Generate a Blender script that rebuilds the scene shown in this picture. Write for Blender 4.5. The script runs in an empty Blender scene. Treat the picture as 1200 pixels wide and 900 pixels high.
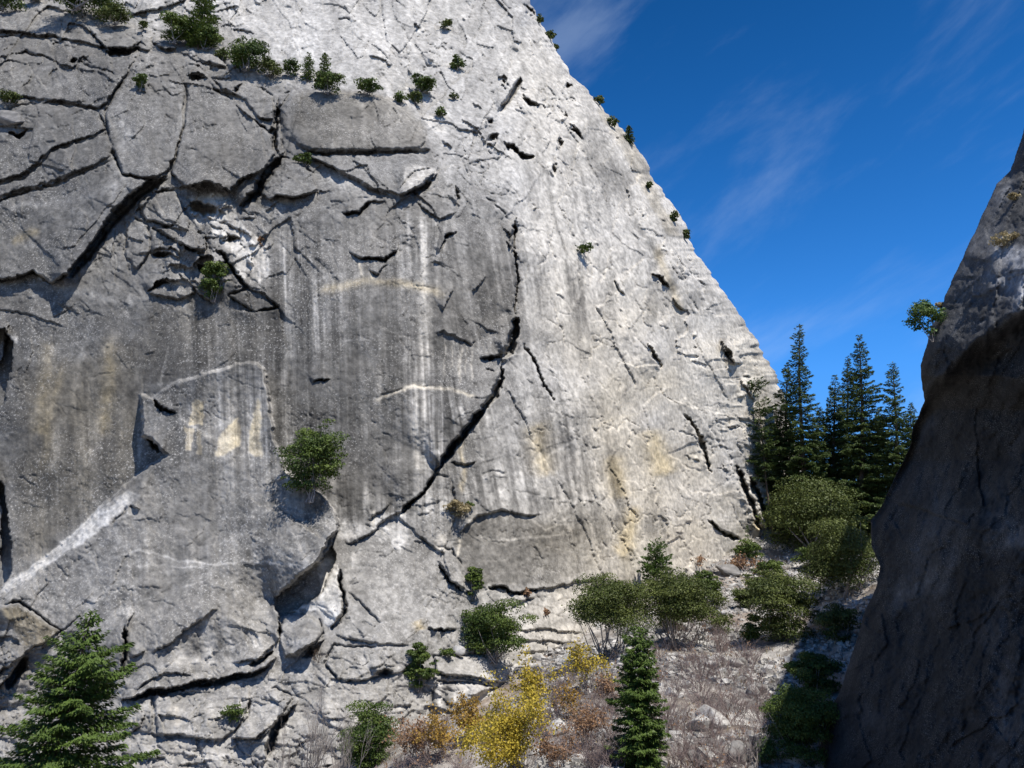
import bpy, bmesh, math, random
import numpy as np
from mathutils import Vector
random.seed(7); R = np.random.default_rng(11)
sc = bpy.context.scene
COL = sc.collection

# ------------------------------------------------------------------ camera
F = 960.0; PITCH = math.radians(14.0)
cp, sp = math.cos(PITCH), math.sin(PITCH)
cam = bpy.data.cameras.new('camera'); cam.sensor_width = 36.0; cam.lens = 36.0 * F / 1200.0
cam.clip_start = 0.1; cam.clip_end = 20000
co = bpy.data.objects.new('camera', cam); COL.objects.link(co)
co.location = (0, 0, 0); co.rotation_euler = (math.pi / 2 + PITCH, 0, 0); sc.camera = co

def raydir(u, v):
    a = (np.asarray(u, float) - 600) / F; b = -(np.asarray(v, float) - 450) / F
    return a, cp - b * sp, sp + b * cp            # x, y, z
def at_y(u, v, y):
    dx, dy, dz = raydir(u, v); t = y / dy
    return np.array([float(dx * t), float(y), float(dz * t)])
def to_px(p):
    dep = p[1] * cp + p[2] * sp; upc = -p[1] * sp + p[2] * cp
    return 600 + F * p[0] / dep, 450 - F * upc / dep

# ------------------------------------------------------------------ helpers
def tag(o, label=None, cat=None, group=None, kind=None):
    if label: o['label'] = label
    if cat: o['category'] = cat
    if group: o['group'] = group
    if kind: o['kind'] = kind
    return o
def empty(name, loc, rz=0.0):
    o = bpy.data.objects.new(name, None); COL.objects.link(o)
    o.location = tuple(float(c) for c in loc); o.rotation_euler = (0, 0, rz); o.empty_display_size = 0.3
    return o
def mesh_np(name, V, Fc, nside, mats, parent=None, smooth=False, tone=None, midx=None):
    V = np.ascontiguousarray(V, dtype=np.float32); Fc = np.ascontiguousarray(Fc, dtype=np.int32)
    me = bpy.data.meshes.new(name); nf = len(Fc)
    me.vertices.add(len(V)); me.vertices.foreach_set('co', V.ravel())
    me.loops.add(nf * nside); me.loops.foreach_set('vertex_index', Fc.ravel())
    me.polygons.add(nf)
    me.polygons.foreach_set('loop_start', np.arange(0, nf * nside, nside, dtype=np.int32))
    me.polygons.foreach_set('use_smooth', np.full(nf, smooth))
    for m in (mats if isinstance(mats, (list, tuple)) else [mats]): me.materials.append(m)
    if midx is not None: me.polygons.foreach_set('material_index', np.asarray(midx, dtype=np.int32))
    me.update(calc_edges=True)
    if tone is not None:
        a = me.attributes.new('tone', 'FLOAT', 'FACE'); a.data.foreach_set('value', np.asarray(tone, dtype=np.float32))
    o = bpy.data.objects.new(name, me); COL.objects.link(o)
    if parent is not None: o.parent = parent
    return o
def smooth01(x):
    x = np.clip(x, 0, 1); return x * x * (3 - 2 * x)

# value noise on arrays
def vnoise(X, Y, cell, seed, cy=None):
    cy = cy or cell
    r = np.random.default_rng(seed); T = r.random((256, 256)).astype(np.float32)
    x = X / cell + 1000; y = Y / cy + 1000
    xi = np.floor(x).astype(np.int64); yi = np.floor(y).astype(np.int64)
    fx = (x - xi).astype(np.float32); fy = (y - yi).astype(np.float32)
    fx = fx * fx * (3 - 2 * fx); fy = fy * fy * (3 - 2 * fy)
    a = T[yi % 256, xi % 256]; b = T[yi % 256, (xi + 1) % 256]
    c = T[(yi + 1) % 256, xi % 256]; d = T[(yi + 1) % 256, (xi + 1) % 256]
    return ((a * (1 - fx) + b * fx) * (1 - fy) + (c * (1 - fx) + d * fx) * fy) * 2 - 1
def fbm(X, Y, cell, seed, octv=4, gain=.5, cy=None):
    s = 0; a = 1; n = 0; cy = cy or cell
    ca, sa = math.cos(.6), math.sin(.6)
    for k in range(octv):
        s = s + a * vnoise(X, Y, cell / 2 ** k, seed + k, cy / 2 ** k); n += a; a *= gain
    return s / n
def worley(X, Y, cell, seed, cy=None, tilt=.5):
    """blocky plates: every cell gets its own offset and tilt; returns height and edge distance"""
    cy = cy or cell
    r = np.random.default_rng(seed)
    JX = r.random((128, 128)).astype(np.float32); JY = r.random((128, 128)).astype(np.float32)
    OF = (r.random((128, 128)) * 2 - 1).astype(np.float32); TX = (r.random((128, 128)) * 2 - 1).astype(np.float32); TY = (r.random((128, 128)) * 2 - 1).astype(np.float32)
    x = X / cell + 500; y = Y / cy + 500
    xi = np.floor(x).astype(np.int64); yi = np.floor(y).astype(np.int64)
    best = np.full(X.shape, 9.0, np.float32); sec = np.full(X.shape, 9.0, np.float32); H = np.zeros(X.shape, np.float32)
    for dj in (-1, 0, 1):
        for di in (-1, 0, 1):
            cx = (xi + di) % 128; cyy = (yi + dj) % 128
            ddx = (x - (xi + di) - JX[cyy, cx]).astype(np.float32); ddy = (y - (yi + dj) - JY[cyy, cx]).astype(np.float32)
            d = ddx * ddx + ddy * ddy
            m = d < best
            sec = np.where(m, best, np.minimum(sec, d))
            H = np.where(m, OF[cyy, cx] + tilt * (TX[cyy, cx] * ddx + TY[cyy, cx] * ddy), H)
            best = np.where(m, d, best)
    return H, np.sqrt(sec) - np.sqrt(best)

# ------------------------------------------------------------------ materials
def nodes_of(name):
    m = bpy.data.materials.new(name); m.use_nodes = True
    nt = m.node_tree; nt.nodes.clear()
    out = nt.nodes.new('ShaderNodeOutputMaterial')
    return m, nt, out
def N(nt, t, **kw):
    n = nt.nodes.new(t)
    for k, v in kw.items():
        if k in n.inputs: n.inputs[k].default_value = v
        else: setattr(n, k, v)
    return n
def leaf_mat(name, c1, c2, trans=.25):
    m, nt, out = nodes_of(name); L = nt.links
    at = N(nt, 'ShaderNodeAttribute', attribute_name='tone')
    mix = N(nt, 'ShaderNodeMix', data_type='RGBA'); mix.inputs[6].default_value = (*c1, 1); mix.inputs[7].default_value = (*c2, 1)
    L.new(at.outputs['Fac'], mix.inputs[0])
    p = N(nt, 'ShaderNodeBsdfPrincipled', Roughness=.55); p.inputs['Specular IOR Level'].default_value = .25
    t = N(nt, 'ShaderNodeBsdfTranslucent'); ms = N(nt, 'ShaderNodeMixShader'); ms.inputs[0].default_value = trans
    L.new(mix.outputs[2], p.inputs['Base Color']); L.new(mix.outputs[2], t.inputs['Color'])
    L.new(p.outputs[0], ms.inputs[1]); L.new(t.outputs[0], ms.inputs[2]); L.new(ms.outputs[0], out.inputs[0])
    return m
def plain_mat(name, c1, c2, scale=2.0, rough=.9, bump=.3):
    m, nt, out = nodes_of(name); L = nt.links
    tc = N(nt, 'ShaderNodeTexCoord'); nz = N(nt, 'ShaderNodeTexNoise', Scale=scale, Detail=8.0, Roughness=.65)
    L.new(tc.outputs['Object'], nz.inputs['Vector'])
    rp = N(nt, 'ShaderNodeValToRGB'); rp.color_ramp.elements[0].position = .35; rp.color_ramp.elements[1].position = .65
    rp.color_ramp.elements[0].color = (*c1, 1); rp.color_ramp.elements[1].color = (*c2, 1)
    L.new(nz.outputs['Fac'], rp.inputs[0])
    p = N(nt, 'ShaderNodeBsdfPrincipled', Roughness=rough); p.inputs['Specular IOR Level'].default_value = .2
    L.new(rp.outputs[0], p.inputs['Base Color'])
    b = N(nt, 'ShaderNodeBump', Strength=bump, Distance=.08); L.new(nz.outputs['Fac'], b.inputs['Height']); L.new(b.outputs[0], p.inputs['Normal'])
    L.new(p.outputs[0], out.inputs[0])
    return m
def rock_mat(name, speck=.55, fine=1.0, bumpd=.12):
    """granite: colour of the face from the mesh attribute 'alb' (varnish, stains, fresh scars, some painted sun and shade), grain and lichen specks from noise"""
    m, nt, out = nodes_of(name); L = nt.links
    at = N(nt, 'ShaderNodeAttribute', attribute_name='alb')
    tc = N(nt, 'ShaderNodeTexCoord')
    n1 = N(nt, 'ShaderNodeTexNoise', Scale=.9 * fine, Detail=9.0, Roughness=.7); L.new(tc.outputs['Object'], n1.inputs['Vector'])
    mr = N(nt, 'ShaderNodeMapRange'); mr.inputs['From Min'].default_value = .3; mr.inputs['From Max'].default_value = .7
    mr.inputs['To Min'].default_value = .5; mr.inputs['To Max'].default_value = 1.5
    L.new(n1.outputs['Fac'], mr.inputs['Value'])
    mul = N(nt, 'ShaderNodeVectorMath', operation='SCALE'); L.new(at.outputs['Color'], mul.inputs[0]); L.new(mr.outputs[0], mul.inputs['Scale'])
    # pale lichen specks
    n2 = N(nt, 'ShaderNodeTexNoise', Scale=3.6 * fine, Detail=3.0, Roughness=.7); L.new(tc.outputs['Object'], n2.inputs['Vector'])
    n3 = N(nt, 'ShaderNodeTexNoise', Scale=.12 * fine, Detail=3.0); L.new(tc.outputs['Object'], n3.inputs['Vector'])
    s1 = N(nt, 'ShaderNodeMapRange'); s1.inputs['From Min'].default_value = .57; s1.inputs['From Max'].default_value = .66
    L.new(n2.outputs['Fac'], s1.inputs['Value'])
    s3 = N(nt, 'ShaderNodeMapRange'); s3.inputs['From Min'].default_value = .4; s3.inputs['From Max'].default_value = .6; L.new(n3.outputs['Fac'], s3.inputs['Value'])
    mm = N(nt, 'ShaderNodeMath', operation='MULTIPLY'); L.new(s1.outputs[0], mm.inputs[0]); L.new(s3.outputs[0], mm.inputs[1])
    m2 = N(nt, 'ShaderNodeMath', operation='MULTIPLY'); m2.inputs[1].default_value = speck; L.new(mm.outputs[0], m2.inputs[0])
    mx = N(nt, 'ShaderNodeMix', data_type='RGBA'); mx.inputs[7].default_value = (.5, .49, .47, 1)
    L.new(m2.outputs[0], mx.inputs[0]); L.new(mul.outputs[0], mx.inputs[6])
    p = N(nt, 'ShaderNodeBsdfPrincipled', Roughness=.85); p.inputs['Specular IOR Level'].default_value = .25
    L.new(mx.outputs[2], p.inputs['Base Color'])
    b = N(nt, 'ShaderNodeBump', Strength=.55, Distance=bumpd); L.new(n1.outputs['Fac'], b.inputs['Height'])
    n4 = N(nt, 'ShaderNodeTexNoise', Scale=5.0 * fine, Detail=6.0, Roughness=.7); L.new(tc.outputs['Object'], n4.inputs['Vector'])
    b2 = N(nt, 'ShaderNodeBump', Strength=.8, Distance=bumpd * .5); L.new(n4.outputs['Fac'], b2.inputs['Height']); L.new(b.outputs[0], b2.inputs['Normal'])
    L.new(b2.outputs[0], p.inputs['Normal'])
    L.new(p.outputs[0], out.inputs[0])
    return m

M = {}
M['granite'] = rock_mat('granite')
M['dark_granite'] = rock_mat('dark_granite', speck=.4, fine=4.0, bumpd=.12)
M['talus'] = rock_mat('talus_ground', speck=.25, fine=1.6, bumpd=.15)
M['boulder'] = plain_mat('pale_granite', (.20, .195, .185), (.52, .51, .49), 1.1, .9, .5)
M['boulder_grey'] = plain_mat('lichened_granite', (.10, .098, .092), (.26, .25, .24), 1.6, .9, .5)
M['fir'] = leaf_mat('fir_needles', (.028, .052, .014), (.085, .120, .034), .15)
M['cedar'] = leaf_mat('cedar_needles', (.035, .066, .012), (.105, .160, .034), .25)
M['oak'] = leaf_mat('evergreen_oak_leaves', (.036, .064, .013), (.112, .155, .032), .2)
M['olive'] = leaf_mat('olive_leaves', (.042, .060, .014), (.120, .145, .038), .2)
M['pine'] = leaf_mat('pine_needles', (.040, .090, .020), (.120, .175, .050), .25)
M['yellow'] = leaf_mat('yellow_leaves', (.27, .22, .03), (.56, .43, .06), .3)
M['amber'] = leaf_mat('amber_leaves', (.22, .15, .035), (.45, .28, .06), .35)
M['russet'] = leaf_mat('russet_leaves', (.17, .105, .06), (.36, .22, .13), .3)
M['straw'] = leaf_mat('dry_grass', (.20, .16, .08), (.42, .35, .2), .3)
M['bark'] = plain_mat('bark', (.06, .045, .035), (.14, .11, .085), 3.0)
M['grey_bark'] = plain_mat('weathered_bark', (.16, .14, .13), (.32, .29, .27), 3.0)
M['twig'] = plain_mat('bare_twigs', (.13, .10, .095), (.30, .235, .22), 2.0)

# ------------------------------------------------------------------ the sun and the sky
S = np.array([.28, -.42, .865]); S = S / np.linalg.norm(S)
sun = bpy.data.lights.new('sun', 'SUN'); sun.energy = 4.3; sun.angle = math.radians(.5); sun.color = (1, .94, .86)
so = bpy.data.objects.new('sun', sun); COL.objects.link(so)
so.rotation_euler = Vector((-S[0], -S[1], -S[2])).to_track_quat('-Z', 'Y').to_euler(); so.location = (0, 0, 300)
elev = math.asin(S[2]); azim = math.atan2(S[0], S[1])
w = bpy.data.worlds.new('World'); sc.world = w; w.use_nodes = True
nt = w.node_tree; nt.nodes.clear(); L = nt.links
wo = nt.nodes.new('ShaderNodeOutputWorld'); bg = nt.nodes.new('ShaderNodeBackground')
sky = nt.nodes.new('ShaderNodeTexSky'); sky.sky_type = 'NISHITA'; sky.sun_disc = False
sky.sun_elevation = elev; sky.sun_rotation = azim; sky.altitude = 2500; sky.air_density = 1.0; sky.dust_density = .0; sky.ozone_density = 4.0
hs = N(nt, 'ShaderNodeHueSaturation', Saturation=1.32, Value=1.35, Hue=.505)
geo = N(nt, 'ShaderNodeTexCoord'); sx_ = N(nt, 'ShaderNodeSeparateXYZ'); L.new(geo.outputs['Generated'], sx_.inputs[0])
gv = N(nt, 'ShaderNodeMapRange'); gv.inputs['From Min'].default_value = .28; gv.inputs['From Max'].default_value = .66; gv.inputs['To Min'].default_value = 2.2; gv.inputs['To Max'].default_value = 1.22
lv = N(nt, 'ShaderNodeMapRange'); lv.inputs['From Min'].default_value = 0; lv.inputs['From Max'].default_value = .24; lv.inputs['To Min'].default_value = .45
L.new(sx_.outputs['Z'], gv.inputs['Value']); L.new(sx_.outputs['Z'], lv.inputs['Value'])
gm = N(nt, 'ShaderNodeMath', operation='MULTIPLY'); L.new(gv.outputs[0], gm.inputs[0]); L.new(lv.outputs[0], gm.inputs[1]); L.new(gm.outputs[0], hs.inputs['Value'])
L.new(sky.outputs[0], hs.inputs['Color'])
# thin cirrus
tc = N(nt, 'ShaderNodeTexCoord'); mp = N(nt, 'ShaderNodeMapping'); mp0 = N(nt, 'ShaderNodeMapping'); mp0.inputs['Rotation'].default_value = (0, .55, 0); L.new(tc.outputs['Generated'], mp0.inputs[0]); mp.inputs['Scale'].default_value = (1.0, .7, 3.0)
L.new(mp0.outputs[0], mp.inputs[0])
c1 = N(nt, 'ShaderNodeTexNoise', Scale=2.6, Detail=10.0, Roughness=.6, Distortion=.35); L.new(mp.outputs[0], c1.inputs['Vector'])
r1 = N(nt, 'ShaderNodeMapRange', interpolation_type='SMOOTHSTEP'); r1.inputs['From Min'].default_value = .43; r1.inputs['From Max'].default_value = .72; r1.inputs['To Max'].default_value = .21
L.new(c1.outputs['Fac'], r1.inputs['Value'])
mxs = N(nt, 'ShaderNodeMix', data_type='RGBA'); mxs.inputs[7].default_value = (6.2, 7.6, 9.6, 1)
L.new(r1.outputs[0], mxs.inputs[0]); L.new(hs.outputs[0], mxs.inputs[6]); L.new(mxs.outputs[2], bg.inputs['Color'])
bg.inputs['Strength'].default_value = .068
L.new(bg.outputs[0], wo.inputs[0])
sc.view_settings.view_transform = 'Standard'; sc.view_settings.look = 'None'; sc.view_settings.gamma = 1; sc.view_settings.exposure = .6

# ------------------------------------------------------------------ granite cliff
STEP = 1.15
us = np.arange(-170, 1010, STEP); vs = np.arange(-150, 985, STEP)
U, V = np.meshgrid(us, vs)
U = U.astype(np.float32); V = V.astype(np.float32)
def table(U, V, cu, cv, T, blur=30):
    T = np.array(T, float)
    A = np.stack([np.interp(us, cu, r) for r in T])                # rows x us
    Bm = np.stack([np.interp(vs, cv, A[:, k]) for k in range(len(us))], axis=1)
    for _ in range(3):
        for ax in (0, 1):
            k = max(1, int(blur / STEP))
            P = np.pad(Bm, [(k, k) if a == ax else (0, 0) for a in (0, 1)], mode='edge')
            C = np.cumsum(P, axis=ax)
            Bm = (np.take(C, range(2 * k, P.shape[ax]), axis=ax) - np.take(C, range(0, P.shape[ax] - 2 * k), axis=ax)) / (2 * k)
            if Bm.shape != (len(vs), len(us)):
                Bm = Bm[:len(vs), :len(us)]
    return Bm
CU = [-170, 0, 200, 400, 500, 600, 700, 800, 900, 1010]
CV = [-150, 0, 100, 200, 300, 450, 600, 700, 800, 985]
YT = [[186, 181, 177, 177, 181, 190, 205, 225, 247, 270],
      [156, 153, 154, 158, 163, 174, 190, 211, 235, 260],
      [133, 132, 133, 138, 147, 158, 180, 204, 228, 252],
      [127, 126, 125, 126, 130, 143, 168, 195, 220, 244],
      [123, 121, 120, 120, 123, 134, 158, 186, 214, 239],
      [118, 117, 115, 114, 117, 127, 150, 179, 210, 234],
      [114, 112, 110, 109, 113, 122, 144, 175, 208, 232],
      [109, 107, 105, 105, 110, 119, 140, 172, 206, 230],
      [103, 101, 99, 100, 105, 113, 134, 166, 200, 226],
      [92, 90, 88, 90, 95, 102, 122, 152, 190, 220]]
Y0 = table(U, V, CU, CV, YT, 26)

H = np.zeros_like(U)          # metres towards the viewer
ALB = np.zeros_like(U)        # log2 change of albedo
TAN = np.zeros_like(U)        # warm tint

# rough traced lines: domain warp
WX = U + 2.0 * fbm(U, V, 16, 101, 3) + 4 * fbm(U, V, 60, 111, 2) + 1.8 * fbm(U, V, 5, 113, 2, .7)
WY = V + 2.0 * fbm(U, V, 16, 121, 3) + 4 * fbm(U, V, 60, 131, 2) + 1.8 * fbm(U, V, 5, 133, 2, .7)

NM = fbm(U, V, 14, 77, 4, .7); GV = smooth01(.42 + 1.7 * fbm(U, V, 24, 78, 3, .6)).astype(np.float32)
def window(pts, pad):
    xs = [p[0] for p in pts]; ys = [p[1] for p in pts]
    i0 = max(0, int((min(xs) - pad - us[0]) / STEP)); i1 = min(len(us), int((max(xs) + pad - us[0]) / STEP) + 1)
    j0 = max(0, int((min(ys) - pad - vs[0]) / STEP)); j1 = min(len(vs), int((max(ys) + pad - vs[0]) / STEP) + 1)
    if i1 <= i0 or j1 <= j0: return None
    return slice(j0, j1), slice(i0, i1)
def seg(X, Y, pts):
    best = np.full(X.shape, 1e9, np.float32); sg = np.zeros(X.shape, np.float32); tt = np.zeros(X.shape, np.float32)
    ln = [math.dist(pts[k], pts[k + 1]) + 1e-6 for k in range(len(pts) - 1)]; tot = sum(ln); acc = 0
    for k in range(len(pts) - 1):
        ax, ay = pts[k]; bx, by = pts[k + 1]; dx, dy = bx - ax, by - ay; l2 = dx * dx + dy * dy + 1e-6
        t = np.clip(((X - ax) * dx + (Y - ay) * dy) / l2, 0, 1)
        ex = X - ax - t * dx; ey = Y - ay - t * dy; d = ex * ex + ey * ey
        m = d < best
        best = np.where(m, d, best); sg = np.where(m, np.sign(dx * ey - dy * ex), sg); tt = np.where(m, (acc + t * ln[k]) / tot, tt)
        acc += ln[k]
    return np.sqrt(best), sg, tt
HINT = {'U': (0, -1), 'D': (0, 1), 'L': (-1, 0), 'R': (1, 0), 'UL': (-.7, -.7), 'DR': (.7, .7), 'UR': (.7, -.7), 'DL': (-.7, .7)}
GM = [1.0]
def E(pts, h, L=30, side='U', ramp=0, taper=.18, groove=.9, rim=0.0, warp=True):
    """a sheet of rock that thickens towards the line and ends there in a step of h metres"""
    h = h * GM[0]; pad = 3.2 * L + 8; wn = window(pts, pad)
    if wn is None: return
    X = (WX if warp else U)[wn]; Y = (WY if warp else V)[wn]
    d, sg, t = seg(X, Y, pts)
    hx, hy = HINT[side]; cx = pts[-1][0] - pts[0][0]; cy = pts[-1][1] - pts[0][1]
    s0 = 1.0 if (cx * hy - cy * hx) > 0 else -1.0
    s = d * sg * s0
    tot = sum(math.dist(pts[k], pts[k + 1]) for k in range(len(pts) - 1))
    tp = smooth01(np.minimum(t, 1 - t) * tot / (taper * tot + .9 * np.maximum(s, 0)))
    f = np.exp(-np.maximum(s, 0) / L)
    f = f * (smooth01(s / ramp + .0) if ramp > 0 else (s > 0))
    H[wn] += (h * f * tp).astype(np.float32)
    if groove: H[wn] -= (groove * min(h, 1.0) * np.exp(-(d / 1.3) ** 2) * tp * GV[wn]).astype(np.float32)
    if rim: ALB[wn] += (rim * np.exp(-(d / 3.0) ** 2) * tp * (s > -1)).astype(np.float32)
def hole(u, v, ru, rv, dep, ang=0):
    wn = window([(u, v)], max(ru, rv) * 2)
    X = WX[wn] - u; Y = WY[wn] - v; ca, sa = math.cos(ang), math.sin(ang)
    q = ((X * ca + Y * sa) / ru) ** 2 + ((-X * sa + Y * ca) / rv) ** 2
    H[wn] -= (dep * smooth01(1.25 - q)).astype(np.float32)
def paint(pts, wd, a, tan=0.0, mod=.5, taper=.15, warp=True):
    """stain, streak or vein: changes the colour of the rock along a line"""
    wn = window(pts, wd * 3 + 4)
    if wn is None: return
    d, sg, t = seg((WX if warp else U)[wn], (WY if warp else V)[wn], pts)
    tp = smooth01(np.minimum(t, 1 - t) / taper)
    g = np.exp(-(d / wd) ** 2) * tp * (1 + mod * NM[wn])
    ALB[wn] += (a * g).astype(np.float32); TAN[wn] += (tan * g).astype(np.float32)
def inside(X, Y, poly):
    r = np.zeros(X.shape, bool); n = len(poly)
    for k in range(n):
        x1, y1 = poly[k]; x2, y2 = poly[(k + 1) % n]
        c = ((y1 > Y) != (y2 > Y)) & (X < (x2 - x1) * (Y - y1) / (y2 - y1 + 1e-9) + x1)
        r ^= c
    return r
def patch(poly, a, tan=0.0, soft=4, h=0.0):
    wn = window(poly, 12); X = WX[wn] + 3 * NM[wn]; Y = WY[wn] - 3 * NM[wn]
    d, _, _ = seg(X, Y, poly + [poly[0]]); ins = inside(X, Y, poly)
    s = np.where(ins, d, -d); g = smooth01(s / soft + .5) * (1 + .35 * NM[wn])
    ALB[wn] += (a * g).astype(np.float32); TAN[wn] += (tan * g).astype(np.float32); H[wn] += (h * smooth01(s / 2 + .5)).astype(np.float32)

# --- where the rock is broken up (0 smooth .. 1 shattered)
RU = [0, 100, 200, 300, 400, 500, 600, 700, 800, 900]; RV = [0, 100, 200, 300, 400, 500, 600, 700, 800, 900]
RT = [[.7, .8, .8, .8, .7, .7, .8, .8, .8, .8], [.6, .6, .45, .5, .35, .7, .95, .9, .8, .8],
      [.25, .2, .3, .5, .35, .6, .8, .7, .7, .8], [.25, .5, .9, .5, .15, .35, .25, .55, .8, .8],
      [.3, .15, .12, .12, .08, .25, .25, .45, .7, .9], [.15, .1, .15, .15, .08, .15, .25, .35, .6, .9],
      [.2, .15, .12, .15, .3, .4, .3, .3, .5, .8], [.5, .2, .15, .3, .3, .3, .25, .3, .4, .7],
      [.8, .6, .45, .55, .6, .6, .6, .6, .6, .6], [.9, .9, .8, .8, .8, .8, .8, .8, .8, .8]]
RO = table(U, V, RU, RV, RT, 22)

edge_pts = [(-160, 520), (-60, 575), (0, 618), (25, 632), (60, 652), (90, 672), (110, 690), (140, 718), (165, 738), (185, 752), (215, 770), (250, 795), (275, 807), (290, 812),
            (330, 840), (370, 866), (400, 887), (440, 910), (480, 921), (530, 936), (600, 962), (700, 1010), (985, 1040)]
ue = np.interp(vs, [p[0] for p in edge_pts], [p[1] for p in edge_pts])
ue = ue + 3.4 * fbm(vs[None, :], vs[None, :] * 0, 26, 9, 4, .6)[0] - 5.0 * np.abs(fbm(vs[None, :], vs[None, :] * 0, 11, 19, 3, .7)[0]) + 2
DE = ue[:, None] - U          # distance left of the skyline
K = .16 + .46 * np.exp(-np.maximum(DE, 0) / 130) * smooth01((U - 480) / 160)
K = np.where(U < 520, .03, K)
SD = U - K * V                # coordinate across the fall lines

# --- broad relief
H += 2.2 * fbm(U, V, 150, 1, 3)
H += .9 * fbm(U * .9 + V * .5, V, 60, 5, 3, .4)
DOME = smooth01((U - 560 - .15 * V) / 60) * smooth01((V - 60) / 60 + (U - 560) / 60)
H += (.10 + .45 * RO) * (1 - .8 * DOME) * fbm(U, V, 26, 15, 4, .55)
H += (.08 + .09 * RO) * (1 - .72 * DOME) * fbm(U, V, 7, 25, 3, .7)
H += (.05 + .03 * RO) * (1 - .5 * DOME) * fbm(U, V, 2.6, 27, 2, .7)
# sheet-like plates
wx = U + 14 * fbm(U, V, 50, 31, 3); wy = V + 14 * fbm(U, V, 50, 41, 3)
w1, e1 = worley(wx * .8 + wy * .35, wy * .6 - wx * .25, 46, 3, 46, .9)
w2, e2 = worley(wx * .85 - wy * .45, wy * .5 + wx * .3, 20, 4, 20, .9)
w3, e3 = worley(wx * .9 - wy * .3, wy * .7 + wx * .25, 9, 6, 9, 1.0)
R1 = np.clip(RO - .22, 0, 1)
w4, e4 = worley(SD + 5 * fbm(U, V, 24, 43, 3), V + 14 * fbm(U, V, 40, 44, 3), 15, 8, 52, .8)
w5, e5 = worley(SD + 3 * fbm(U, V, 12, 45, 3), V + 8 * fbm(U, V, 20, 46, 3), 6, 9, 20, .8)
H += (1 - DOME) * R1 * (1.1 * w1 + .62 * w2 + .26 * w3) + DOME * (RO * .46 * w4 + RO * .12 * w5 + .05 * R1 * w2)
cr1 = fbm(U + .4 * V, V - .5 * U, 46, 401, 4, .6); cr2 = fbm(SD, V, 22, 411, 4, .6, 60); cm = fbm(U, V, 50, 421, 3)
H -= (.55 * smooth01(cm * 3 + .1) * (.25 + RO) * np.exp(-(cr1 / .016) ** 2)).astype(np.float32)
H -= (.40 * smooth01(-cm * 3 + .1) * (.3 + RO) * np.exp(-(cr2 / .020) ** 2)).astype(np.float32)
H += (.5 * (.3 + RO) * (1 - .65 * DOME) * np.abs(fbm(U * .8 + V * .5, V * .8 - U * .4, 30, 431, 5, .6))).astype(np.float32)
LEDG = (.45 + .4 * smooth01((V - 860) / 40) + .3 * smooth01((70 - U) / 60)) * smooth01((V - 760) / 70) * smooth01((640 - U) / 60)
BTM = smooth01((345 - V) / 40) * smooth01((545 - U) / 60) * smooth01(.6 + 1.2 * fbm(U, V, 60, 501, 3))
H += BTM * (.30 * w1 + .26 * w2 + .10 * w3)
w6, e6 = worley(U + 12 * fbm(U, V, 40, 47, 3), V - .12 * U + 5 * fbm(U, V, 30, 48, 3), 46, 12, 17, .9)
w7, e7 = worley(U + 6 * fbm(U, V, 20, 49, 3), V + .1 * U + 4 * fbm(U, V, 16, 50, 3), 20, 13, 9, .9)
UPL = smooth01((110 + .1 * U - V) / 40) * smooth01((330 - U) / 60)
H += LEDG * (1.0 * w6 + .45 * w7) + UPL * (.5 * w6 + .3 * w7)
# long down-slope corrugation of the slabs
H += (.03 + .18 * smooth01((U - 580) / 80)) * fbm(SD, V, 13, 51, 3, .6, 150)

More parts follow.
